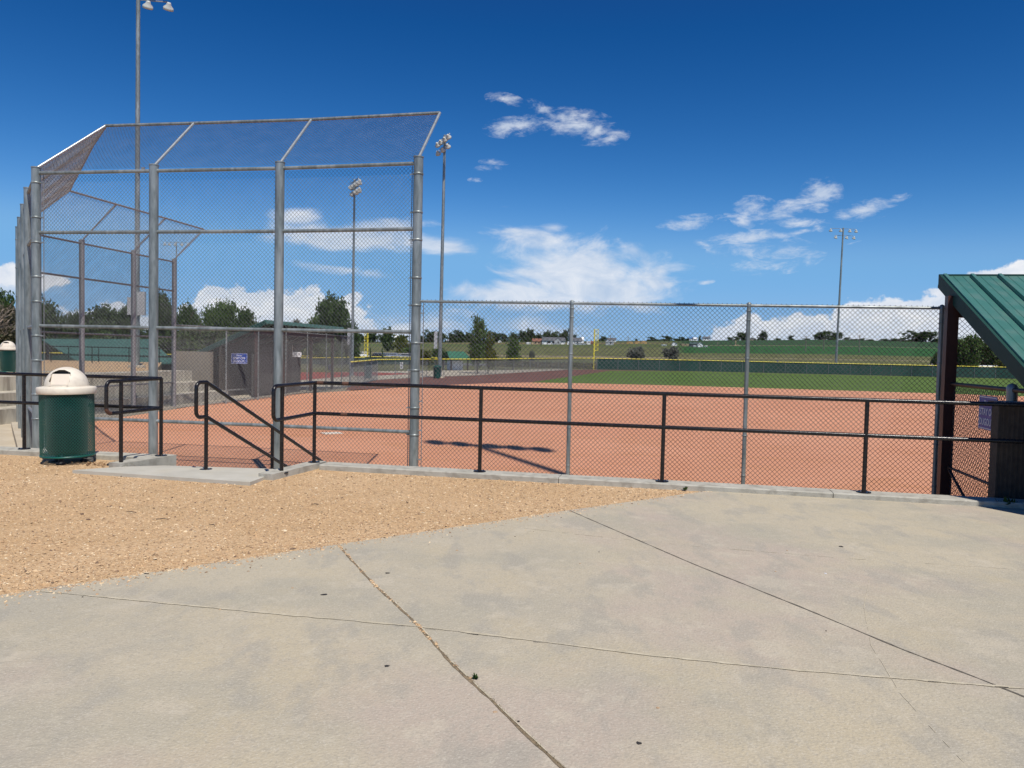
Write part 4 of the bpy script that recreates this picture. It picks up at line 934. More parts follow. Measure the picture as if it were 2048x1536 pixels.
# ------------------------------------------------------------------ low fences with a yellow cap
def capped(name, pts, label, hgt=1.75, step=3.05, screen=False, zt0=None):
    pts = [Vector((p[0], p[1], 0)) for p in pts]; org = pts[0]; t = empty(name, org, label=label, cat='fence')
    # resample
    P2 = []; carry = 0
    for i in range(len(pts)-1):
        a, c = pts[i], pts[i+1]; L = (c-a).length; k = max(1, round(L/step))
        P2 += [a.lerp(c, j/k) for j in range(k)]
    P2.append(pts[-1])
    zt1 = (lambda p: zp(p.y)+hgt) if zt0 is None else (lambda p: zt0)
    nm = 0
    for i, p in enumerate(P2):
        if nm < 96: b = MB(); b.tube([(p.x, p.y, zp(p.y)-.1), (p.x, p.y, zt1(p))], .032, 6); rel(b, org).build('post', galv_old, t); nm += 1
    b = MB(); b.tube([Vector((p.x, p.y, zt1(p)+.0)) for p in P2], .055, 6); rel(b, org).build('yellow_cap', yellow, t)
    for i in range(len(P2)-1):
        a, c = P2[i], P2[i+1]; n_ = Vector((-(c-a).y, (c-a).x, 0)).normalized()*.04
        if screen:
            b = MB(); d_ = (c-a)
            za, zc = zp(a.y)+.02, zp(c.y)+.02
            n_ = n_ if n_.y > 0 else -n_; n_ = -n_
            q = [zrail(a-n_, za), zrail(c-n_, zc), zrail(c-n_, zt1(c)-.07), zrail(a-n_, zt1(a)-.07)]
            b.add(q+[v-n_*.2 for v in q], [(0, 1, 2, 3), (7, 6, 5, 4), (0, 4, 5, 1), (1, 5, 6, 2), (2, 6, 7, 3), (3, 7, 4, 0)]); rel(b, org).build('windscreen_panel', windscreen, t)
        else:
            wiremesh('mesh_panel', zrail(a+n_, zp(a.y)), zrail(c+n_, zp(c.y)), zrail(c+n_, zt1(c)), zrail(a+n_, zt1(a)), pitch=.16, rad=.0075, mt=galv_old, parent=t, local=org, seg=24)
    return t, P2
capped('outfield_fence', of, 'outfield fence with green windscreen and yellow cap across the far side of the grass', hgt=1.74, screen=True)
sfce, _ = capped('sideline_fence', [(-11.2, 53.2), (-11.4, 64.9), (-8.2, 73.8), (-3.9, 80.8), (.15, 92.0), (8.6, 113.6), (12.9, 118)], 'see-through chain link sideline fence with yellow cap left of the outfield', hgt=1.72)
capped('neighbour_outfield_fence', [(-76, 84), (-56, 93), (-35, 108), (-20, 122), (-9, 128)], 'yellow capped fence of the neighbouring field seen past the far dugout', hgt=1.2, screen=True)
capped('neighbour_side_fence', [(-30, 78), (-24, 92), (-20, 104)], 'short yellow capped fence crossing behind the far dugout', hgt=1.3)
# distance plate on the sideline fence
nb1 = empty('number_sign', atY(803, 731, 70.6), R(60), 'white plate with dark figures hanging on the sideline fence left of the thick post', 'sign')
b = MB(); b.box((0, 0, 0), (.42, .02, .62)); b.build('board', white, nb1)
b = MB()
for x, z, w_, h_ in ((-.08, .12, .05, .22), (0, .2, .16, .05), (.07, .12, .05, .1), (-.02, .06, .12, .05), (0, -.09, .18, .05), (0, -.19, .18, .05), (-.08, -.14, .05, .1), (.08, -.14, .05, .1)): b.box((x, -.014, z), (w_, .006, h_))
b.build('lettering', liner, nb1)

# foul poles
def foul_pole(loc, H, z0, label, w=.5, rz=0.0, s_=1):
    t = empty('foul_pole', loc, rz, label, 'foul pole', 'yellow foul poles')
    b = MB(); b.tube([(0, 0, -.2), (0, 0, H)], .10, 10, r2=.10); b.build('pole', yellow, t)
    b = MB(); b.tube([(s_*w, 0, z0), (s_*w, 0, H)], .035, 6); n = 4
    for k in range(n+1): z = z0+(H-z0)*k/n; b.tube([(0, 0, z), (s_*w, 0, z)], .035, 6)
    b.build('side_frame', yellow, t)
    wm_ = mat('yellow_wire', (.7, .6, .05), (.85, .75, .1), scale=3, rough=.5)
    wiremesh('side_mesh', Vector((0, 0, z0)), Vector((s_*w, 0, z0)), Vector((s_*w, 0, H)), Vector((0, 0, H)), pitch=.16, rad=.008, mt=wm_, parent=t)
fpz = zp(118.2)
foul_pole(atY(1187, 740, 118.2)*1.0, 6.15, 2.9, 'yellow foul pole with side screen standing on the outfield fence corner', w=.6)
fo = [o for o in COL.objects if o.name.startswith('foul_pole')][-1]; fo.location.z = fpz
foul_pole(Vector((atY(735, 720, 127.5).x, 127.5, -1.0)), 5.4, 1.9, 'yellow foul pole of the neighbouring field left of the thick post', w=.55, s_=-1)

# ------------------------------------------------------------------ light poles
def shade(b, c, tilt, az_, s_=1.0, asp=1.0):
    M_ = (Euler((0, 0, az_)).to_matrix() @ Euler((tilt, 0, 0)).to_matrix())
    b.lathe([(.0, .34), (.10, .34), (.13, .28), (.15, .18), (.27, .06), (.31, 0), (.31, -.10), (.285, -.10), (.28, 0)], 16, c, M_ @ Matrix.Scale(s_, 3) @ Matrix.Diagonal((1, asp, 1)))
def light_pole(loc, H, r0, r1, rows, label, zbase_r=None, extra=None, hs=.86, asp=1.0):
    """rows: (z below top, arm direction angle, [offsets], tilt, aim)"""
    t = empty('light_pole', loc, label=label, cat='light pole', group='sports field light poles')
    b = MB(); b.tube([(0, 0, -.3), (0, 0, H*.5), (0, 0, H)], r0, 14, r2=r1); b.lathe([(r1, H), (r1*.6, H+.06), (0, H+.08)], 14); b.build('pole', galv, t)
    b = MB(); b.lathe([(0, .12), (r0+.28, .12), (r0+.30, .08), (r0+.30, -.5)], 20, smooth=False); b.build('footing', walk_m, t)
    for dz, an, offs, tilt, aim in rows:
        d_ = Vector((math.cos(an), math.sin(an), 0)); z = H-dz
        b = MB(); b.bar(Vector((0, 0, z))+d_*min(offs+[0]), Vector((0, 0, z))+d_*max(offs+[0]), .055, .055); b.build('cross_arm', galv_old, t)
        for of_ in offs:
            c = Vector((0, 0, z))+d_*of_; fw = Vector((math.sin(aim), -math.cos(aim), 0))*.12
            L = MB(); L.bar(c, c+fw+Vector((0, 0, -.14)), .05, .05); shade(L, c+fw*2.2+Vector((0, 0, -.42)), tilt, aim, hs, asp); hd_ = L.build('lamp_head', lampwhite, t)
            G = MB(); M_ = Euler((0, 0, aim)).to_matrix() @ Euler((tilt, 0, 0)).to_matrix(); G.lathe([(0, -.03), (.15, -.05), (.27, -.09)], 16, c+fw*2.2+Vector((0, 0, -.42)), M_); G.build('lens', lampin, hd_)
    if extra: extra(t)
    return t
LB = at(273.5, 735, .29)
def ex1(t):
    for x, z, w_, h_ in ((-.26, 3.35, .30, .95), (.34, 3.5, .42, 1.28)):
        b = MB(); b.box((x, -.18, z), (w_, .16, h_)); b.build('control_box', panelgrey, t)
    b = MB(); b.bar((0, -.1, 10.6), (.45, -.2, 10.75), .05, .05); b.box((.4, -.2, 10.8), (.16, .1, .1)); b.build('bracket', galv_old, t)
l1 = light_pole(LB, 21.2, .15, .105, [(.4, R(8), [-1.4, -.6, .62, 1.5], R(35), R(35)), (1.35, R(8), [.45, 1.5], R(35), R(35))], 'tallest light pole, rising behind the backstop past the top edge', extra=ex1)
l1.rotation_euler = (0, R(.12), 0)
# pole near the thick backstop post
B2 = atY(879, 755, 72.5); B2.z = -.96
def ex2(t):
    b = MB(); b.box((-.42, -.1, 3.55), (.3, .2, 1.6)); b.build('control_box', panelgrey, t)
l2 = light_pole(B2, 22.6, .19, .12, [(.15, R(-66), [-1.7, -.75, .4, 1.4], R(52), R(-20)), (.98, R(-66), [-1.5, -.1, 1.3], R(52), R(-20))], 'light pole rising just right of the thick backstop post, behind the sideline fence', extra=ex2)
l2.rotation_euler = (0, R(.25), 0)
B3 = atY(704, 757, 70); B3.z = -.97
def ex3(t):
    b = MB(); b.box((-.3, -.1, 3.7), (.26, .2, 1.5)); b.build('control_box', panelgrey, t)
l3 = light_pole(B3, 17.8, .145, .085, [(.1, R(118), [-1.2, -.35, .6, 1.3], R(48), R(28)), (.78, R(118), [-1.1, -.2, .9], R(48), R(28))], 'light pole seen through the right bay of the backstop mesh', extra=ex3)
B4 = atY(1671, 742, 124); B4.z = -.75
l4 = light_pole(B4, 23.4, .20, .12, [(.12, 0, [-2.05, -.45, 1.0, 2.0], R(30), R(-10)), (1.2, 0, [-1.3, .45, 1.6], R(30), R(14))], 'light pole standing on the right behind the green windscreen')
l4.rotation_euler = (0, R(.9), 0)
B5 = atY(352, 700, 140); B5.z = -.9
l5 = light_pole(B5, 21.2, .16, .09, [(.1, 0, [-2.1, -1.3, -.2, 1.0, 2.1], R(40), R(25))], 'small distant light pole seen through the far wing of the backstop')
# the pole beside the viewer whose shadow lies on the infield
p0 = at(982, 901, -1.2); H6 = 27.6; k6 = 1/math.tan(SUN_EL)
B6 = Vector((p0.x-SUN_AZ.x*k6*(H6-1.2), p0.y-SUN_AZ.y*k6*(H6-1.2), 0))
b6x = B6
l6 = light_pole(Vector((B6.x, B6.y, PZ)), H6, .2, .13, [(.2, R(-20), [-1.28, -.48, .52, 1.27, 2.05], R(-6), R(200))], 'light pole outside the right edge, casting its lamp shadows on the infield', hs=1.05, asp=1.75)

# ------------------------------------------------------------------ things beyond the sideline fence
def park_bin(loc, label):
    t = empty('park_bin', loc, 0, label, 'litter bin', 'green bins beyond the fence')
    b = MB(); b.lathe([(0, 0), (.30, 0), (.33, .08), (.36, 1.0), (.38, 1.02)], 18); b.build('drum', green_can, t)
    b = MB(); b.lathe([(.385, 1.02), (.37, 1.1), (.2, 1.2), (0, 1.24)], 18); b.build('lid', roof_green2, t)
q = atY(874, 754, 71.0); q.z = -.96; park_bin(q, 'dark green bin at the foot of the light pole right of the thick post')
q = atY(736, 760, 68.0); q.z = -.97; park_bin(q, 'dark green bin behind the sideline fence near the left foul pole')

# park shelter with green roof
sh = atY(911, 718, 100); sh.z = zp(100)
t = empty('park_shelter', sh, R(28), 'small park shelter with green gabled roof beyond the sideline fence', 'shelter')
b = MB(); w, d_ = 1.25, 1.6; zr, ze = 2.05, 1.1
b.add([(-w-1.0, -d_, ze+.9), (w-1.0, -d_, ze+.9), (w+.8, d_-3.4, ze-.15), (-w+.9, d_-3.4, ze-.15), (-w-1.0, .6, ze+.3), (w-1.0, .6, ze+.3)], [(0, 1, 2, 3), (0, 4, 5, 1)])
b2_ = MB(); b2_.add([(-w, 0, zr), (w, 0, zr), (w+.3, -1.7, ze), (-w-.3, -1.7, ze), (w+.3, 1.7, ze), (-w-.3, 1.7, ze)], [(0, 1, 2, 3), (0, 5, 4, 1)])
b2_.add([(-w, 0, zr-.12), (w, 0, zr-.12), (w+.3, -1.7, ze-.12), (-w-.3, -1.7, ze-.12), (w+.3, 1.7, ze-.12), (-w-.3, 1.7, ze-.12)], [(3, 2, 1, 0), (1, 4, 5, 0)])
b2_.v = [(x, y, z+.35) for x, y, z in b2_.v]; b2_.build('roof', mat('shelter_green_roof', (.03, .12, .07), (.045, .16, .095), scale=2, rough=.5), t)
for x in (-1.15, 1.15):
    for y in (-1.3, 1.3): b = MB(); b.box((x, y, .75), (.16, .16, 1.9)); b.build('post', brown_dark, t)
b = MB(); b.box((-.2, -.3, .6), (1.7, 1.2, 1.2)); b.build('white_hut', white, t)
b = MB(); b.box((0, 0, .55), (1.8, .6, .06)); b.box((0, 0, .3), (.2, .4, .5)); b.build('table', panelgrey, t)
# slim dark conifers and parked cars beyond the left foul pole
carglass = mat('car_glass', (.01, .012, .015), (.03, .035, .04), scale=4, rough=.08)
tyre = mat('tyre', (.012, .012, .012), (.02, .02, .02), scale=9, rough=.8)
def car(px, py, Y, paint, label, rz=0.0, kind='suv'):
    loc = atY(px, py, Y); loc.z = zp(Y)
    t = empty('parked_car', loc, rz, label, 'car', 'cars in the park lot beyond the fence')
    L_, W_ = 4.7, 1.85
    prof = {'suv': [(-2.35, .35), (-2.3, .95), (-1.45, 1.1), (-.75, 1.68), (1.75, 1.72), (2.2, 1.1), (2.35, .9), (2.35, .35)],
            'truck': [(-2.7, .45), (-2.65, 1.1), (-1.5, 1.2), (-.8, 1.85), (.6, 1.88), (.75, 1.25), (2.7, 1.22), (2.7, .45)],
            'sedan': [(-2.3, .3), (-2.25, .8), (-1.2, .95), (-.5, 1.38), (.9, 1.4), (1.6, 1.0), (2.3, .9), (2.3, .3)]}[kind]
    b = MB(); n = len(prof); vs = []
    for y, s_ in ((-W_/2, 1), (W_/2, 1)):
        for x, z in prof: vs.append((x, y*(.86 if z > 1.3 else 1), z))
    b.add(vs, [tuple(range(n)), tuple(range(n, 2*n))[::-1]]+[(i, n+i, n+(i+1) % n, (i+1) % n) for i in range(n)]); b.build('body', paint, t)
    b = MB(); top = max(z for x, z in prof); xs = [x for x, z in prof if z > top-.1]
    for s_ in (-1, 1): b.box((sum(xs)/2, s_*W_*.455, top-.32), ((xs[1]-xs[0])*.9, .04, .34))
    b.box((xs[0]-.38, 0, top-.32), (.05, W_*.8, .46), Euler((0, R(48), 0)).to_matrix()); b.box((xs[1]+.15, 0, top-.3), (.05, W_*.8, .36), Euler((0, R(-32), 0)).to_matrix()); b.build('windows', carglass, t)
    for x in (-1.45, 1.45):
        for y in (-.85, .85):
            w_ = MB(); w_.tube([(x, y-.11, .33), (x, y+.11, .33)], .34, 16); w_.build('wheel', tyre, t)
silver = mat('silver_paint', (.40, .41, .42), (.48, .49, .5), scale=2, rough=.25, metal=.5); whitep = mat('white_car_paint', (.7, .7, .68), (.76, .76, .74), scale=2, rough=.25)
darkp = mat('dark_car_paint', (.03, .032, .036), (.05, .05, .055), scale=2, rough=.2); tanp = mat('tan_car_paint', (.36, .32, .26), (.42, .38, .3), scale=2, rough=.3)
car(727, 716, 131, whitep, 'white pickup truck parked at the left foot of the neighbouring foul pole', R(10), 'truck')
car(757, 712, 131, darkp, 'dark car parked just right of the neighbouring foul pole', R(88), 'suv')
car(775, 709, 139, silver, 'silver car farther back beyond the dark parked car', R(5), 'suv')
car(789, 713, 130, silver, 'silver car nearest the thick post in the front row', R(0), 'sedan')
car(800, 707, 142, tanp, 'tan car at the back of the lot near the thick post', R(3), 'suv')
car(812, 712, 134, silver, 'silver car half hidden by bushes beside the thick post', R(-6), 'suv')

# ------------------------------------------------------------------ trees
def crown_mesh(name, seed, blobs_, nleaf, ls, mt, flat=.55):
    """leaf clumps through the crown's volume; unit crown: radius 1, height 0..1 (z)"""
    g = np.random.default_rng(seed); P = []
    ncl = max(10, nleaf//14)
    cs = []
    for (x, y, z, r, rz_) in blobs_:
        k = max(3, int(ncl*(r**2)/sum(b_[3]**2 for b_ in blobs_)))
        v = g.normal(size=(k, 3)); v /= np.linalg.norm(v, axis=1, keepdims=True); rr = g.uniform(.35, 1.0, (k, 1))**.5
        c = v*rr*np.array([r, r, rz_])*(1+g.normal(0, .10, (k, 1)))+np.array([x, y, z]); cs.append(c)
    cs = np.concatenate(cs)
    n_per = max(3, nleaf//len(cs)); C_ = np.repeat(cs, n_per, 0)+g.normal(0, 1, (len(cs)*n_per, 3))*np.array([.085, .085, .05])
    n = len(C_); a = g.normal(size=(n, 3)); a[:, 2] *= .6; a /= np.linalg.norm(a, axis=1, keepdims=True); b_ = np.cross(a, g.normal(size=(n, 3))); b_ /= np.linalg.norm(b_, axis=1, keepdims=True)
    s = ls*g.uniform(.6, 1.35, (n, 1)); asp = np.array([1, 1, .75])
    V = np.stack([C_-a*s*asp, C_-b_*s*.6*asp, C_+a*s*asp, C_+b_*s*.6*asp], 1).reshape(-1, 3); F = np.arange(n*4).reshape(-1, 4)
    return arrmesh(name, V, F, mt)
def rblobs(seed, n, shape='round'):
    g = random.Random(seed); out = []
    for i in range(n):
        if shape == 'round': a = g.uniform(0, 6.28); rr = g.uniform(.05, .68); z = g.uniform(.16, .80); r = g.uniform(.26, .44)*(1.15-abs(z-.42)*.9)
        elif shape == 'tall': a = g.uniform(0, 6.28); z = .12+.8*i/n; rr = g.uniform(0, .5)*(1-z*.6); r = g.uniform(.28, .5)*(1.15-z*.8)
        else: a = g.uniform(0, 6.28); rr = g.uniform(.2, .75); z = g.uniform(.15, .6); r = g.uniform(.25, .4)
        out.append((rr*math.cos(a), rr*math.sin(a), z, r, r*.42))
    if shape == 'round': out += [(0, 0, .32, .72, .26), (.1, 0, .6, .5, .25)]
    return out
def trunk_mesh(name, seed, mt, limbs=6, r=.045, top=.72, bare=0):
    g = random.Random(seed); b = MB()
    b.tube([(0, 0, -.05), (.02, .01, .2), (-.01, .02, .45), (.02, 0, top)], r, 7, r2=r*.3)
    for i in range(limbs):
        z0 = g.uniform(.12, .5); a = g.uniform(0, 6.28); L = g.uniform(.35, .8); z1 = min(.92, z0+g.uniform(.18, .42))
        p1 = Vector((L*.5*math.cos(a), L*.5*math.sin(a), (z0+z1)/2+.03)); p2 = Vector((L*math.cos(a+.25), L*math.sin(a+.25), z1))
        b.tube([(0, 0, z0), p1, p2], r*.5, 5, r2=r*.12)
        for j in range(bare):
            f_ = g.uniform(.35, .95); s0 = Vector((0, 0, z0)).lerp(p1, f_) if f_ < .5 else p1.lerp(p2, (f_-.5)*2); a2 = a+g.uniform(-1.1, 1.1); l2_ = g.uniform(.12, .36)
            e = s0+Vector((l2_*math.cos(a2), l2_*math.sin(a2), l2_*g.uniform(.1, .7))); b.tube([s0, (s0+e)/2+Vector((0, 0, .02)), e], r*.16, 4, r2=r*.05, cap=False)
    o = b.build(name, mt); me = o.data; bpy.data.objects.remove(o); return me
TRK = [trunk_mesh('trunk', s, bark, 6) for s in (1, 2)]; TRKB = trunk_mesh('trunk', 5, barebark, 16, .04, .8, bare=14)
CR = {
 'big1': crown_mesh('crown', 11, rblobs(11, 15), 9000, .05, lf_dark), 'big2': crown_mesh('crown', 12, rblobs(12, 14), 8000, .052, lf_dark),
 'big3': crown_mesh('crown', 13, rblobs(23, 16), 9000, .05, lf_mid), 'thin': crown_mesh('crown', 14, rblobs(14, 11, 'spread'), 2600, .045, lf_dry),
 'tall': crown_mesh('crown', 15, rblobs(31, 13, 'tall'), 3800, .05, lf_mid), 'tally': crown_mesh('crown', 16, rblobs(16, 11, 'tall'), 3600, .06, lf_yell),
 'far1': crown_mesh('crown', 17, rblobs(17, 9), 1100, .10, lf_dark), 'far2': crown_mesh('crown', 18, rblobs(18, 10), 1100, .10, lf_dark), 'far3': crown_mesh('crown', 19, rblobs(19, 8, 'tall'), 900, .11, lf_dark),
 'bush': crown_mesh('crown', 20, rblobs(20, 10, 'spread'), 2600, .07, lf_grey), 'gbush': crown_mesh('crown', 21, rblobs(21, 10, 'spread'), 3000, .06, lf_mid), 'ybush': crown_mesh('crown', 22, rblobs(24, 10), 3200, .065, lf_yell),
}
def tree(px, ptop, w, Y, ck, label, base=None, group=None, z=None, trunk=0, cat='tree', low=.0, name=None):
    P = atY(px, ptop, Y); zb = zt(P.x, Y) if z is None else z
    H = P.z-zb; Rr = w/2/FPX*Y
    t = empty(name or ('bush' if cat == 'bush' else 'tree'), (P.x, P.y, zb), random.uniform(0, 6.28), label, cat, group)
    c = link('crown', CR[ck], t); c.scale = (Rr*1.12, Rr*1.12, H*(1.0-low)*1.06); c.location = (0, 0, H*low)
    if trunk is not None:
        k = link('trunk', TRKB if trunk == 'bare' else TRK[trunk % 2], t); k.scale = (max(Rr, H*.35)*.9, max(Rr, H*.35)*.9, H)
    return t
G1 = 'trees behind the seating terrace'
tree(-18, 590, 120, 105, 'thin', 'half bare brown and green cottonwood at the left edge of the photo', group=G1, trunk='bare', low=.18)
tree(-14, 574, 62, 124, 'big1', 'dark green tree top rising behind the half bare cottonwoods at the left edge', group=G1)
tree(24, 590, 70, 118, 'thin', 'half bare cottonwood behind the second litter bin', group=G1, trunk='bare', low=.2)
tree(88, 586, 84, 112, 'big2', 'green tree just right of the thick left corner post of the backstop', group=G1)
tree(-60, 610, 90, 100, 'big1', 'tree beyond the left edge beside the half bare cottonwood', group=G1)
tree(148, 620, 44, 120, 'big1', 'small round tree left of the broad tree behind the far backstop posts', group=G1)
tree(205, 598, 92, 116, 'big2', 'broad dark domed tree behind the far wing of the backstop', group=G1)
tree(255, 608, 60, 124, 'big1', 'tree hidden partly by the tall light pole', group=G1)
tree(325, 582, 56, 118, 'big1', 'dark tree right behind the second thick backstop post', group=G1)
tree(374, 594, 58, 126, 'big2', 'rounded dark tree right of the last far backstop post', group=G1)
tree(404, 610, 46, 130, 'thin', 'lower olive coloured tree between two darker trees', group=G1, low=.1)
tree(444, 592, 66, 122, 'big3', 'irregular tree with open crown left of the far dugout roof', group=G1, low=.12)
tree(490, 604, 56, 120, 'big2', 'tree whose crown meets the left end of the far dugout roof', group=G1, low=.1)
tree(600, 628, 30, 135, 'thin', 'small thin bare tree just right of the third backstop post', group=G1, trunk='bare', low=.5)
tree(662, 588, 84, 116, 'big1', 'tall green tree rising above the right end of the far dugout roof', group=G1)
tree(704, 632, 40, 118, 'big2', 'smaller tree beside the light pole seen through the backstop', group=G1)
tree(640, 612, 60, 120, 'big3', 'tree at the left shoulder of the tall one above the far dugout roof', group=G1)
for i, (px, w) in enumerate(((215, 90), (290, 80), (360, 90), (420, 80), (480, 80), (120, 80), (50, 90), (545, 70), (600, 60), (660, 70))):
    tree(px, 646+random.uniform(-6, 8), w, 112+random.uniform(-4, 10), 'gbush', ('low green shrubs beneath the trees, ' + ['behind the far wing', 'behind the second thick post', 'right of the last far post', 'left of the far dugout', 'at the far dugout rake', 'left of the far wing', 'behind the left corner post', 'above the far dugout roof', 'above the middle of the far dugout', 'at the right end of the far dugout'][i]), group='shrubs under the trees', cat='bush', trunk=None)
tree(778, 653, 34, 250, 'far1', 'round tree standing alone between the backstop light pole and the thick post', group='far trees on the left')
tree(808, 668, 40, 150, 'ybush', 'yellow green young tree just left of the thick post', cat='tree')
tree(822, 690, 60, 146, 'gbush', 'green bush at the foot of the yellow green tree', cat='bush', trunk=None)
tree(872, 690, 56, 128, 'gbush', 'dark green bushy tree behind the light pole right of the thick post', cat='bush', trunk=None)
tree(848, 698, 44, 122, 'ybush', 'dull yellow bush directly right of the thick post', cat='bush', trunk=None)
for px, h_, lb in ((741, 694, 'slim dark evergreen left of the pair beyond the neighbouring foul pole'), (765, 695, 'slim dark evergreen right of the pair beyond the neighbouring foul pole')):
    tree(px, h_, 8, 116, 'far3', lb, group='slim evergreens', z=zp(116)+.1, low=.0)
tree(957, 634, 66, 87.5, 'tall', 'young leafy tree with thin trunk on the path beyond the sideline fence', group='path trees', z=zp(88), low=.22)
tree(978, 662, 46, 88.5, 'tally', 'sparse yellowing tree leaning out right of the young path tree', group='path trees', z=zp(88), low=.2)
tree(1027, 676, 50, 106, 'tall', 'smaller dark tree on the path, second from the thick post', group='path trees', z=zp(106), low=.2)
tree(1064, 695, 11, 150, 'bush', 'tiny grey shrub on the slope right of the path trees', cat='bush')
tree(1270, 686, 42, 182, 'bush', 'round grey green shrub on the slope right of the foul pole', group='grey shrubs on the slope', cat='bush', trunk=None)
tree(1341, 686, 36, 186, 'bush', 'second grey green shrub farther right on the slope', group='grey shrubs on the slope', cat='bush', trunk=None)
tree(1933, 662, 62, 150, 'big3', 'large bushy tree just right of the dugout column', z=zp(150))
tree(1905, 690, 44, 152, 'big1', 'dark shrub at the left foot of the large tree by the dugout column', cat='bush', z=zp(150), trunk=None)
tree(1876, 700, 26, 150, 'big2', 'dark bush left of the dugout column', cat='bush', z=zp(150), trunk=None)
tree(1975, 680, 70, 190, 'big1', 'dark wood patch behind the white roofed shed', z=zt(110, 190), cat='tree')
tree(2015, 684, 60, 200, 'big2', 'dark tree right behind the white roofed shed, partly under the roof edge', z=zt(120, 200), cat='tree')
tree(2010, 716, 40, 140, 'ybush', 'light green bush in front of the white roofed shed', cat='bush', z=zp(140), trunk=None)
# far tree line: one row behind the farmhouses on the left, scattered trees on the crest to the right
rowpx = [(722, 668, 26), (745, 664, 30), (765, 668, 26), (800, 670, 30), (845, 668, 26), (862, 658, 24), (884, 662, 24), (903, 664, 22), (920, 660, 26), (936, 664, 22), (990, 664, 24), (1008, 665, 22), (1026, 664, 20), (1044, 660, 24), (1058, 657, 22), (1064, 662, 20), (1078, 665, 20), (1096, 660, 22), (1108, 664, 20), (1122, 663, 18), (1134, 656, 12), (1142, 662, 12), (1149, 668, 8)]
rowlab = ['distant tree %s' % q for q in ('right beside the backstop light pole', 'between backstop light pole and lone round tree', 'just left of the lone round tree', 'right of the lone round tree behind the crops', 'touching the right side of the thick post', 'above the blue roofed house', 'directly right of the near light pole', 'above the low pale barn', 'left of the white farmhouse', 'behind the white farmhouse', 'right of the young path tree', 'above the tiny gabled house', 'above the smaller path tree', 'left of the two highest row trees', 'with the highest top in the row', 'touching the highest row tree on its right', 'above the tan outbuilding', 'behind the left end of the long farmhouse', 'behind the middle of the long farmhouse', 'behind the right end of the long farmhouse', 'thin and tall left of the first fence post', 'hidden behind the first fence post', 'small and low right of the first fence post')]
for i, (px, tp_, w) in enumerate(rowpx):
    u = (px-1024)/FPX; tree(px, tp_+random.uniform(-1, 1), w*1.25, 640+random.uniform(-15, 15), random.choice(['far1', 'far2']), rowlab[i], group='distant tree row', low=0, z=zt(u*640, 640)-1.0)
crest = [(1206, 672, 18, 'round dark tree left of the white gable house by the foul pole'), (1273, 677, 10, 'tiny tree on the skyline above the straw coloured mounds'), (1305, 673, 18, 'round skyline tree above the second grey shrub'), (1316, 678, 14, 'low tree on the skyline touching the round tree by the white barn'),
         (1337, 671, 24, 'widest skyline tree left of the white barn'), (1356, 676, 16, 'dark tree standing right beside the white barn'), (1366, 673, 14, 'skyline tree left of the blue roof'), (1400, 671, 10, 'pointed tree between the blue roof and the grey building'), (1375, 676, 12, 'small tree left of the blue roofed house'),
         (1462, 673, 12, 'small tree on the crest left of the second fence post'), (1474, 672, 12, 'tree touching the left side of the pair at the second fence post'), (1488, 662, 22, 'taller tree on the crest behind the second fence post'), (1506, 675, 14, 'low tree right of the second fence post'), (1528, 661, 20, 'full round tree standing alone on the crest'), (1517, 674, 10, 'little tree at the left foot of the full round tree'),
         (1555, 676, 14, 'low skyline shrub halfway between two round trees'), (1581, 670, 13, 'small lone tree on the crest left of the big pair'), (1612, 676, 14, 'low tree on the crest by the utility pole'), (1644, 661, 34, 'left tree of the big pair on the crest'), (1670, 662, 30, 'right tree of the big pair behind the light pole'), (1692, 674, 14, 'low tree right of the big pair'),
         (1706, 677, 18, 'first low tree of the hedge right of the big pair'), (1724, 676, 16, 'second low tree of the hedge near the utility pole'), (1742, 678, 18, 'third low tree of the hedge on the crest'), (1770, 677, 22, 'low tree on the crest between hedge and broad domed tree'), (1790, 676, 20, 'low tree touching the hedge left of the broad domed tree'), (1806, 674, 20, 'low tree at the left foot of the broad domed tree'), (1838, 660, 56, 'broad domed tree on the crest left of the dugout post'), (1872, 676, 20, 'low tree right of the broad domed tree'),
         (1888, 678, 20, 'low tree on the crest behind the dugout column'), (1954, 676, 14, 'flat topped little tree on the skyline under the roof edge')]
for i, (px, tp_, w, lb) in enumerate(crest):
    u = (px-1024)/FPX; Yc = 690.; tree(px, tp_, w*1.15, Yc, ['far1', 'far2'][i % 2] if w > 10 else 'far3', lb, group='trees on the crest', z=zt(u*Yc, Yc)-1.0)

# ------------------------------------------------------------------ farm buildings (far away on the slope)
roofgrey = mat('grey_shingle', (.085, .09, .10), (.13, .135, .145), scale=1, rough=.9); roofblue = mat('blue_metal_roof', (.05, .14, .30), (.07, .18, .36), scale=1, rough=.5)
redbrown = mat('red_brown_siding', (.20, .09, .06), (.27, .12, .08), scale=2, rough=.9); tansid = mat('tan_siding', (.42, .31, .19), (.52, .40, .26), scale=1, rough=.9)
roofdk = mat('dark_green_shed', (.03, .06, .06), (.05, .09, .085), scale=1, rough=.7); darkdoor = mat('dark_opening', (.02, .02, .022), (.04, .04, .045), scale=1, rough=.8)
straw = mat('straw_bales', (.36, .22, .09), (.52, .34, .15), scale=.4, rough=1.0); whiteroof = mat('white_metal_roof', (.7, .7, .7), (.8, .8, .8), scale=1, rough=.5)
barnw = mat('dark_barn_wood', (.05, .035, .03), (.09, .06, .05), scale=2, rough=.9)
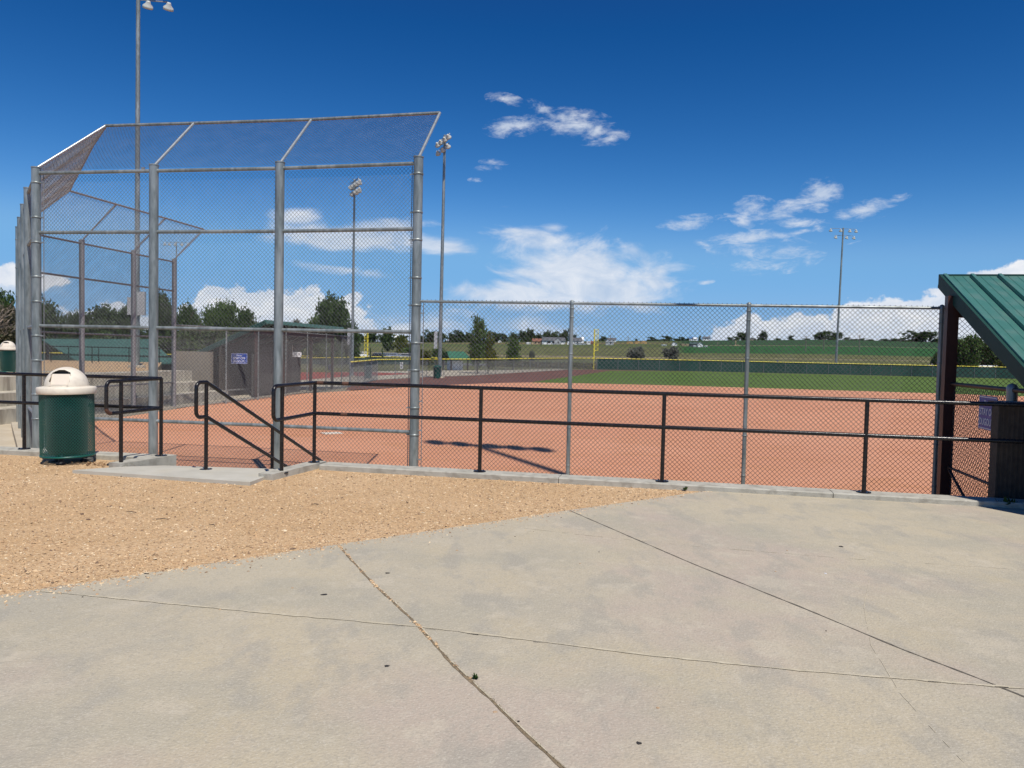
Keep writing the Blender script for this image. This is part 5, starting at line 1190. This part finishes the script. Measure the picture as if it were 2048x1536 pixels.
def house(px0, px1, ptop, pbase, label, wall, roof, name='farmhouse', cat='house', gable=False, dep=.6, doors=2, Y=None, group=None, wallfrac=.55, roofover=.03):
    pm = (px0+px1)/2
    if Y is None: P, Y = on_terrain(pm, pbase)
    else: P = atY(pm, pbase, Y)
    Y = P.y; W = (px1-px0)/FPX*Y; Pt = atY(pm, ptop, Y); zb = P.z; H = Pt.z-zb; D_ = W*dep if W > 8 else max(W*.8, 3)
    t = empty(name, (P.x, P.y, zb), math.atan2(-P.x, P.y)*.6, label, cat, group)
    hw = H*wallfrac; x = W/2; y0, y1 = -D_/2, D_/2
    b = MB(); b.box((0, 0, hw/2-.5), (W*.96, D_*.94, hw+1))
    if gable:
        b.add([(-x*.96, y0*.94, hw), (x*.96, y0*.94, hw), (0, y0*.94, H*.97)], [(0, 1, 2)]); b.add([(-x*.96, y1*.94, hw), (x*.96, y1*.94, hw), (0, y1*.94, H*.97)], [(2, 1, 0)])
    b.build('walls', wall, t)
    b = MB(); e = .06*H
    if gable: pr = [((-x*1.05, y0*1.03, hw-e), (0, y0*1.03, H), (0, y1*1.03, H), (-x*1.05, y1*1.03, hw-e)), ((0, y0*1.03, H), (x*1.05, y0*1.03, hw-e), (x*1.05, y1*1.03, hw-e), (0, y1*1.03, H))]
    else: pr = [((-x*1.03, y0*1.05, hw-e), (x*1.03, y0*1.05, hw-e), (x*.93, 0, H), (-x*.93, 0, H)), ((-x*.93, 0, H), (x*.93, 0, H), (x*1.03, y1*1.05, hw-e), (-x*1.03, y1*1.05, hw-e)), ((-x*1.03, y0*1.05, hw-e), (-x*.93, 0, H), (-x*1.03, y1*1.05, hw-e)), ((x*1.03, y0*1.05, hw-e), (x*1.03, y1*1.05, hw-e), (x*.93, 0, H))]
    for q in pr:
        q = [Vector(v) for v in q]; b.add(q+[v+Vector((0, 0, -.12)) for v in q], [tuple(range(len(q))), tuple(range(len(q), 2*len(q)))[::-1]])
    b.build('roof', roof, t)
    for k in range(doors):
        xx = W*(-.3+.6*(k+.5)/doors) if doors > 1 else W*.1
        b = MB(); b.box((xx, y0*.94-.03, hw*.45), (W*.13, .08, hw*.5)); b.build('window', darkdoor, t)
    return t
house(1064, 1085, 677, 688.5, 'low brown and tan outbuilding at the left end of the grey roofed farmhouse', tansid, redbrown, name='outbuilding')
mh = house(1083, 1131, 674.5, 688.5, 'long white farmhouse with grey hipped roof and garage doors', white, roofgrey, doors=3)
house(1108, 1122, 676, 688.6, 'pale gabled porch wing in front of the long farmhouse', panelgrey, roofgrey, gable=True, doors=1, name='porch_wing')
house(1138, 1164, 675, 688.5, 'white house with grey roof right behind the first fence post', white, roofgrey)
house(1134, 1148, 679, 689, 'white gabled garage left of the white house at the first fence post', white, roofgrey, gable=True, doors=1, name='garage')
house(1162, 1168, 674, 686, 'narrow white silo shaped shed beside the white house', white, whiteroof, doors=0, name='shed', cat='shed')
house(1173, 1181, 682.5, 688.8, 'white box trailer left of the foul pole', white, whiteroof, doors=0, name='trailer', cat='trailer', wallfrac=.9)
house(1180, 1187, 682, 688, 'small red brown shed touching the foul pole', redbrown, redbrown, doors=0, name='shed', cat='shed')
house(1150, 1172, 686.5, 689.3, 'long low white fence line in front of the white house', white, whiteroof, doors=0, name='white_fence', cat='fence', wallfrac=.95, dep=.02)
house(1052, 1062, 684.5, 688.3, 'small white parked trailer left of the tan outbuilding', white, whiteroof, doors=0, name='trailer', cat='trailer', wallfrac=.8)
house(1211, 1227, 681.5, 690, 'plain pale grey shed below the white gable house', panelgrey, panelgrey, doors=1, name='shed', cat='shed', wallfrac=.85)
house(1214, 1232, 675.5, 684, 'white gabled house with dark roof right of the foul pole', white, roofgrey, gable=False)
house(922, 937, 676, 683, 'white farmhouse showing between light pole and young path tree', white, whiteroof)
house(893, 905, 679.5, 682.5, 'low pale barn left of the white farmhouse near the light pole', panelgrey, whiteroof, doors=0, name='barn', cat='barn')
house(855, 870, 671, 678, 'pale blue roofed house between thick post and light pole', tansid, roofblue)
house(996, 1003, 680, 685, 'tiny white gabled house left of the second path tree', white, whiteroof, gable=True, doors=1)
house(788, 797, 670, 676, 'tiny white building at the far left above the crops', white, whiteroof, doors=0, name='shed', cat='shed')
house(1343, 1354, 684, 691.5, 'bright white gable barn on the slope behind the second grey shrub', white, whiteroof, gable=True, doors=1, name='barn', cat='barn')
house(1323, 1333, 689, 691.5, 'low white trailer left of the bright white barn', white, whiteroof, doors=0, name='trailer', cat='trailer', wallfrac=.85)
house(1363, 1378, 688, 692, 'long low tan wall right of the bright white barn', tansid, tansid, doors=0, name='tan_building', cat='building', wallfrac=.85)
house(1379, 1397, 684, 693, 'dark green roofed shed left of the small white gable barn', roofgrey, roofdk, doors=2, name='shed', cat='shed')
house(1395, 1405.5, 685, 694, 'small white gable barn with dark door right of the green roofed shed', white, whiteroof, gable=True, doors=1, name='barn', cat='barn', dep=1.2)
house(1386, 1392, 690.5, 693.5, 'white car sized trailer before the green roofed shed', white, whiteroof, doors=0, name='trailer', cat='trailer', wallfrac=.8)
house(1409, 1415, 691.5, 694, 'white horse trailer right of the small gable barn', white, whiteroof, doors=0, name='trailer', cat='trailer', wallfrac=.8)
house(1378, 1388, 673.5, 680, 'house with bright blue roof on the crest', white, roofblue, Y=680)
house(1386, 1395, 675, 680, 'white house right of the blue roofed one on the crest', white, whiteroof, Y=678)
house(1405, 1420, 673, 680, 'long grey roofed building on the crest', white, roofgrey, Y=682, name='farm_building', cat='building')
house(1500, 1508, 677, 680.5, 'tiny tan house on the crest right of the second fence post', tansid, roofgrey, Y=684, doors=0)
house(1959, 2028, 705, 722, 'dark wooden barn with white roof at the right behind the windscreen', barnw, whiteroof, Y=150, name='barn', cat='barn', doors=3, wallfrac=.62, dep=.35).location.z = zp(150)
# oil pump / silo, blue sign, utility poles, mounds, boulder
P, Y = on_terrain(1471, 691.5); s_ = Y/FPX
t = empty('pump_station', P, 0, 'tan vertical pump tank with pale gravel pad on the crop field', 'tank'); b = MB(); b.tube([(0, 0, 0), (0, 0, 10*s_)], 1.1*s_, 10); b.build('tank', tansid, t); b = MB(); b.box((2*s_, 0, .4*s_), (14*s_, 3*s_, .8*s_)); b.box((5*s_, 0, 1.3*s_), (3*s_, 2*s_, 2*s_)); b.build('pad', tansid, t)
P, Y = on_terrain(1555, 715); 
t = empty('blue_sign', atY(1555, 722, 135)*1.0, 0, 'small blue sign on a post beyond the windscreen', 'sign'); t.location.z = zp(135); b = MB(); b.tube([(0, 0, 0), (0, 0, 1.6)], .05, 6); b.build('post', galv_old, t); b = MB(); b.box((0, -.07, 1.55), (.32, .04, .62)); b.build('board', signblue, t)
woodp = mat('weathered_pole', (.17, .145, .12), (.26, .23, .19), scale=3, rough=.95)
for px, tp_, bs2, lb in ((1611, 671, 703, 'wooden utility pole on the crop slope left of the light pole'), (1718, 669, 706, 'wooden utility pole on the crop slope right of the light pole'), (1647, 676, 700, 'short thin utility pole in front of the big pair of trees'), (1221, 670, 690, 'utility pole beside the white gable house'), (1435, 684, 692, 'thin pole on the crest right of the small barns'), (1256, 673, 684, 'thin distant pole above the straw mounds')):
    P, Y = on_terrain(px, bs2); H = (bs2-tp_)/FPX*Y; t = empty('utility_pole', P, 0, lb, 'utility pole', 'distant utility poles')
    b = MB(); b.tube([(0, 0, -1), (0, 0, H)], .22*Y/350, 6, r2=.13*Y/350); b.build('pole', woodp, t); b = MB(); b.box((0, 0, H-.6), (2.2*Y/350, .14, .16)); b.build('cross_arm', woodp, t)
for px0, px1, tp_, lb in ((1253, 1266, 683, 'leftmost straw coloured mound on the slope'), (1268, 1281, 682, 'middle straw coloured mound on the slope'), (1281, 1294, 681.5, 'tallest straw coloured mound at the right end')):
    P, Y = on_terrain((px0+px1)/2, 687); W = (px1-px0)/FPX*Y; H = (687-tp_)/FPX*Y; b = MB(); prof = [(-.5, 0), (-.42, .7), (-.2, .85), (0, 1), (.25, .9), (.42, .6), (.5, 0)]
    n = len(prof); vs = [(x*W, y*W, z*H-(.3 if z == 0 else 0)) for y in (-.18, .18) for x, z in prof]; b.add(vs, [tuple(range(n))[::-1], tuple(range(n, 2*n))]+[(i, i+1, n+i+1, n+i) for i in range(n-1)])
    o = b.build('straw_mound', straw); o.location = P; tag(o, lb, 'mound', 'straw coloured mounds')
for px0, px1, tp_, lb in ((1180, 1184, 684, 'red brown farm machine left of the foul pole'),):
    pass
# weathered stump / boulder behind the windscreen at right
S_ = atY(1863, 726, 128); S_.z = zp(128)
bm = bmesh.new(); bmesh.ops.create_icosphere(bm, subdivisions=3, radius=1)
for v in bm.verts:
    q = v.co; k = 1+.22*math.sin(3.1*q.x+5*q.z)+.15*math.sin(7*q.y+4*q.z+1); v.co = Vector((q.x*.75*k*(1.0+.35*max(q.z, 0)), q.y*.6*k, (q.z+.8)*1.02*(1+.12*math.sin(9*q.x))))
me = bpy.data.meshes.new('boulder'); bm.to_mesh(me); bm.free(); me.materials.append(mat('pale_weathered_stone', (.20, .18, .165), (.36, .33, .31), scale=2.5, rough=.95, bump=.5, c3=(.09, .08, .07), s3=3, w3=.7))
o = link('boulder', me); o.location = S_; tag(o, 'pale grey upright boulder just left of the dugout fence post beyond the windscreen', 'boulder')
# rough grass bank between outfield fence and field
def tufts():
    n = 9000; V = []; F = []
    x = RNG.uniform(-5, 110, n); y = RNG.uniform(122, 150, n); ok = (x/y > -.02)&(x/y < .70); x, y = x[ok], y[ok]; n = len(x)
    h = RNG.uniform(.25, .75, n)*np.clip((y-118)/20, .4, 1); a = RNG.uniform(0, 3.14, n); w = RNG.uniform(.15, .5, n)
    z = zp(y)-.05; dx, dy = np.cos(a)*w, np.sin(a)*w
    V = np.stack([np.stack([x-dx, y-dy, z], 1), np.stack([x+dx, y+dy, z], 1), np.stack([x+dx*.7+RNG.normal(0, .1, n), y+dy*.7, z+h], 1), np.stack([x-dx*.6, y-dy*.6, z+h*RNG.uniform(.5, 1, n)], 1)], 1).reshape(-1, 3)
    o = link('rough_grass', arrmesh('rough_grass', V, np.arange(4*n).reshape(-1, 4), leaf_mat('rough_grass_blades', (.05, .075, .02), (.22, .18, .09)))); tag(o, 'rough dry and green grass along the back of the outfield fence', 'grass', kind='stuff')
tufts()
# home plate
hp = atY(663, 868, 24.65); b = MB(); b.box((0, 0, 0), (.62, .45, .02)); o = b.build('home_plate', cream); o.location = (hp.x, hp.y, zp(hp.y)+.026); o.rotation_euler = (0, 0, R(34)); tag(o, 'white home plate lying in the infield dirt behind the backstop mesh', 'home plate')

# ------------------------------------------------------------------ small things on the pavement
def blob(px, py, s, name, mt, label, cat, asp=(1, .7, .3), grp=None):
    bm = bmesh.new(); bmesh.ops.create_icosphere(bm, subdivisions=2, radius=1); rr = random.Random(px)
    ph = rr.uniform(0, 6)
    for v in bm.verts:
        q = v.co.copy(); k = 1+.2*math.sin(4*q.x+ph)+.15*math.sin(6*q.y+ph*2); v.co = Vector((q.x*asp[0]*k*s, q.y*asp[1]*k*s, max(q.z, -.3)*asp[2]*s*k))
    me = bpy.data.meshes.new(name); bm.to_mesh(me); bm.free(); me.materials.append(mt); o = link(name, me); o.location = at(px, py, PZ+s*.06); o.rotation_euler.z = rr.uniform(0, 6); tag(o, label, cat, grp)
gum = mat('old_gum', (.018, .016, .015), (.035, .03, .028), scale=40, rough=.8)
for px, py, s, lb in ((648, 1189, .020, 'dark gum blot left of the long joint'), (775, 1146, .018, 'dark gum blot just right of the long joint near the gravel'), (774, 1332, .016, 'black blot alone left of the long joint, in the lower left slab'), (1278, 1486, .014, 'black blot near the bottom edge, right of the long joint'), (1682, 1093, .024, 'brown flat chip in the far right slab')):
    blob(px, py, s, 'gum_blot', gum, lb, 'blot', (1, .75, .12), 'dark blots on the pavement')
pebb = mat('pebble', (.35, .22, .13), (.5, .36, .22), scale=20, rough=.9); pale = mat('pale_scrap', (.6, .6, .62), (.7, .7, .7), scale=20, rough=.8)
for px, py, s, lb in ((914, 1101, .011, 'small orange pebble right of the gravel edge'), (1030, 1073, .006, 'tiny dark pebble near the far joint'), (1198, 1104, .007, 'dark crumb beside the thin joint, upper middle'), (1160, 1127, .008, 'crumb left of the thin joint below the first'), (1574, 1101, .008, 'small pebble on the faint far joint'), (1551, 1143, .008, 'brown crumb in the right slab'), (108, 1195, .009, 'tan pebble at the left end of the pale joint'), (165, 1194, .007, 'dark crumb on the pale joint at the left'), (440, 1219, .008, 'red brown crumb on the pale joint'), (990, 1424, .009, 'dark seed left of the lower long joint'), (1037, 1443, .007, 'orange crumb on the lower long joint'), (316, 1548, .01, 'crumb at the lower left edge'), (585, 1176, .008, 'tan crumb left of the dark gum blot'), (1652, 1262, .006, 'speck on the right part of the pale joint'), (1316, 1416, .009, 'thin dry stalk piece in the lower middle slab')):
    blob(px, py, s, 'pebble', pebb if s > .0075 else debris, lb, 'pebble', (1, .8, .55), 'crumbs on the pavement')
blob(1651, 1147, .016, 'paper_scrap', pale, 'white scrap of paper in the far right slab', 'scrap', (1, .5, .15))
blob(60, 1192, .012, 'paper_scrap', pale, 'white scrap near the gravel edge at the left', 'scrap', (1, .5, .15))
wd = leaf_mat('weed_leaf', (.02, .05, .012), (.05, .10, .02))
def weed(px, py, h, n, label, spread=.6, z=PZ):
    b = MB(); rr = random.Random(px)
    for k in range(n):
        a = rr.uniform(0, 6.28); el_ = rr.uniform(.3, 1.3); L = h*rr.uniform(.5, 1); d_ = Vector((math.cos(a)*math.cos(el_), math.sin(a)*math.cos(el_), math.sin(el_))); s_ = Vector((-math.sin(a), math.cos(a), 0))*L*.16
        o_ = Vector((rr.gauss(0, h*.2*spread), rr.gauss(0, h*.2*spread), 0)); b.add([o_, o_+d_*L*.5+s_, o_+d_*L, o_+d_*L*.5-s_], [(0, 1, 2, 3)])
    o = b.build('weed', wd); o.location = at(px, py, z); tag(o, label, 'weed', 'weeds in the joints')
weed(950, 1358, .032, 26, 'small green weed growing out of the long joint')
weed(2012, 1012, .13, 40, 'dark spiky weed at the foot of the kerb in front of the block wall', 1.4, z=-.05)
weed(1496, 982, .06, 20, 'tiny weed at the kerb foot below the fence post')
weed(1370, 980, .06, 18, 'tiny weed where the gravel ends at the kerb')
def grassline():
    V = []; F = []; pts = [at(x, y, PZ) for x, y in JA]
    b = MB(); rr = random.Random(3)
    for i in range(2, len(pts)-1):
        for k in range(90):
            if rr.random() < .3: continue
            p = pts[i].lerp(pts[i+1], rr.random()); h = rr.uniform(.004, .014); a = rr.uniform(0, 6.28); o_ = Vector((rr.gauss(0, .004), rr.gauss(0, .004), 0)); l_ = Vector((math.cos(a), math.sin(a), 0))*.0015
            b.add([p+o_-l_, p+o_+l_, p+o_+Vector((rr.gauss(0, .004), rr.gauss(0, .004), h))], [(0, 1, 2)])
    o = b.build('joint_grass', leaf_mat('joint_grass_blades', (.12, .10, .04), (.25, .20, .10))); tag(o, 'dry grass tips along the long joint of the pavement', 'grass', kind='stuff')
grassline()
# twigs in the gravel
for i, (px, py, L, lb) in enumerate(((325, 1040, .11, 'dark twig lying across the gravel at centre left'), (263, 1026, .10, 'short dark twig left of the longer one in the gravel'), (630, 1010, .08, 'thin twig in the gravel below the landing'), (424, 1052, .06, 'small twig in the gravel right of the long one'))):
    b = MB(); b.tube([(-L/2, 0, .008), (0, .006, .012), (L/2, 0, .008)], .0035, 5); o = b.build('twig', debris); o.location = at(px, py, PZ); o.rotation_euler.z = .15-.3*(i % 2); tag(o, lb, 'twig', 'twigs in the gravel')
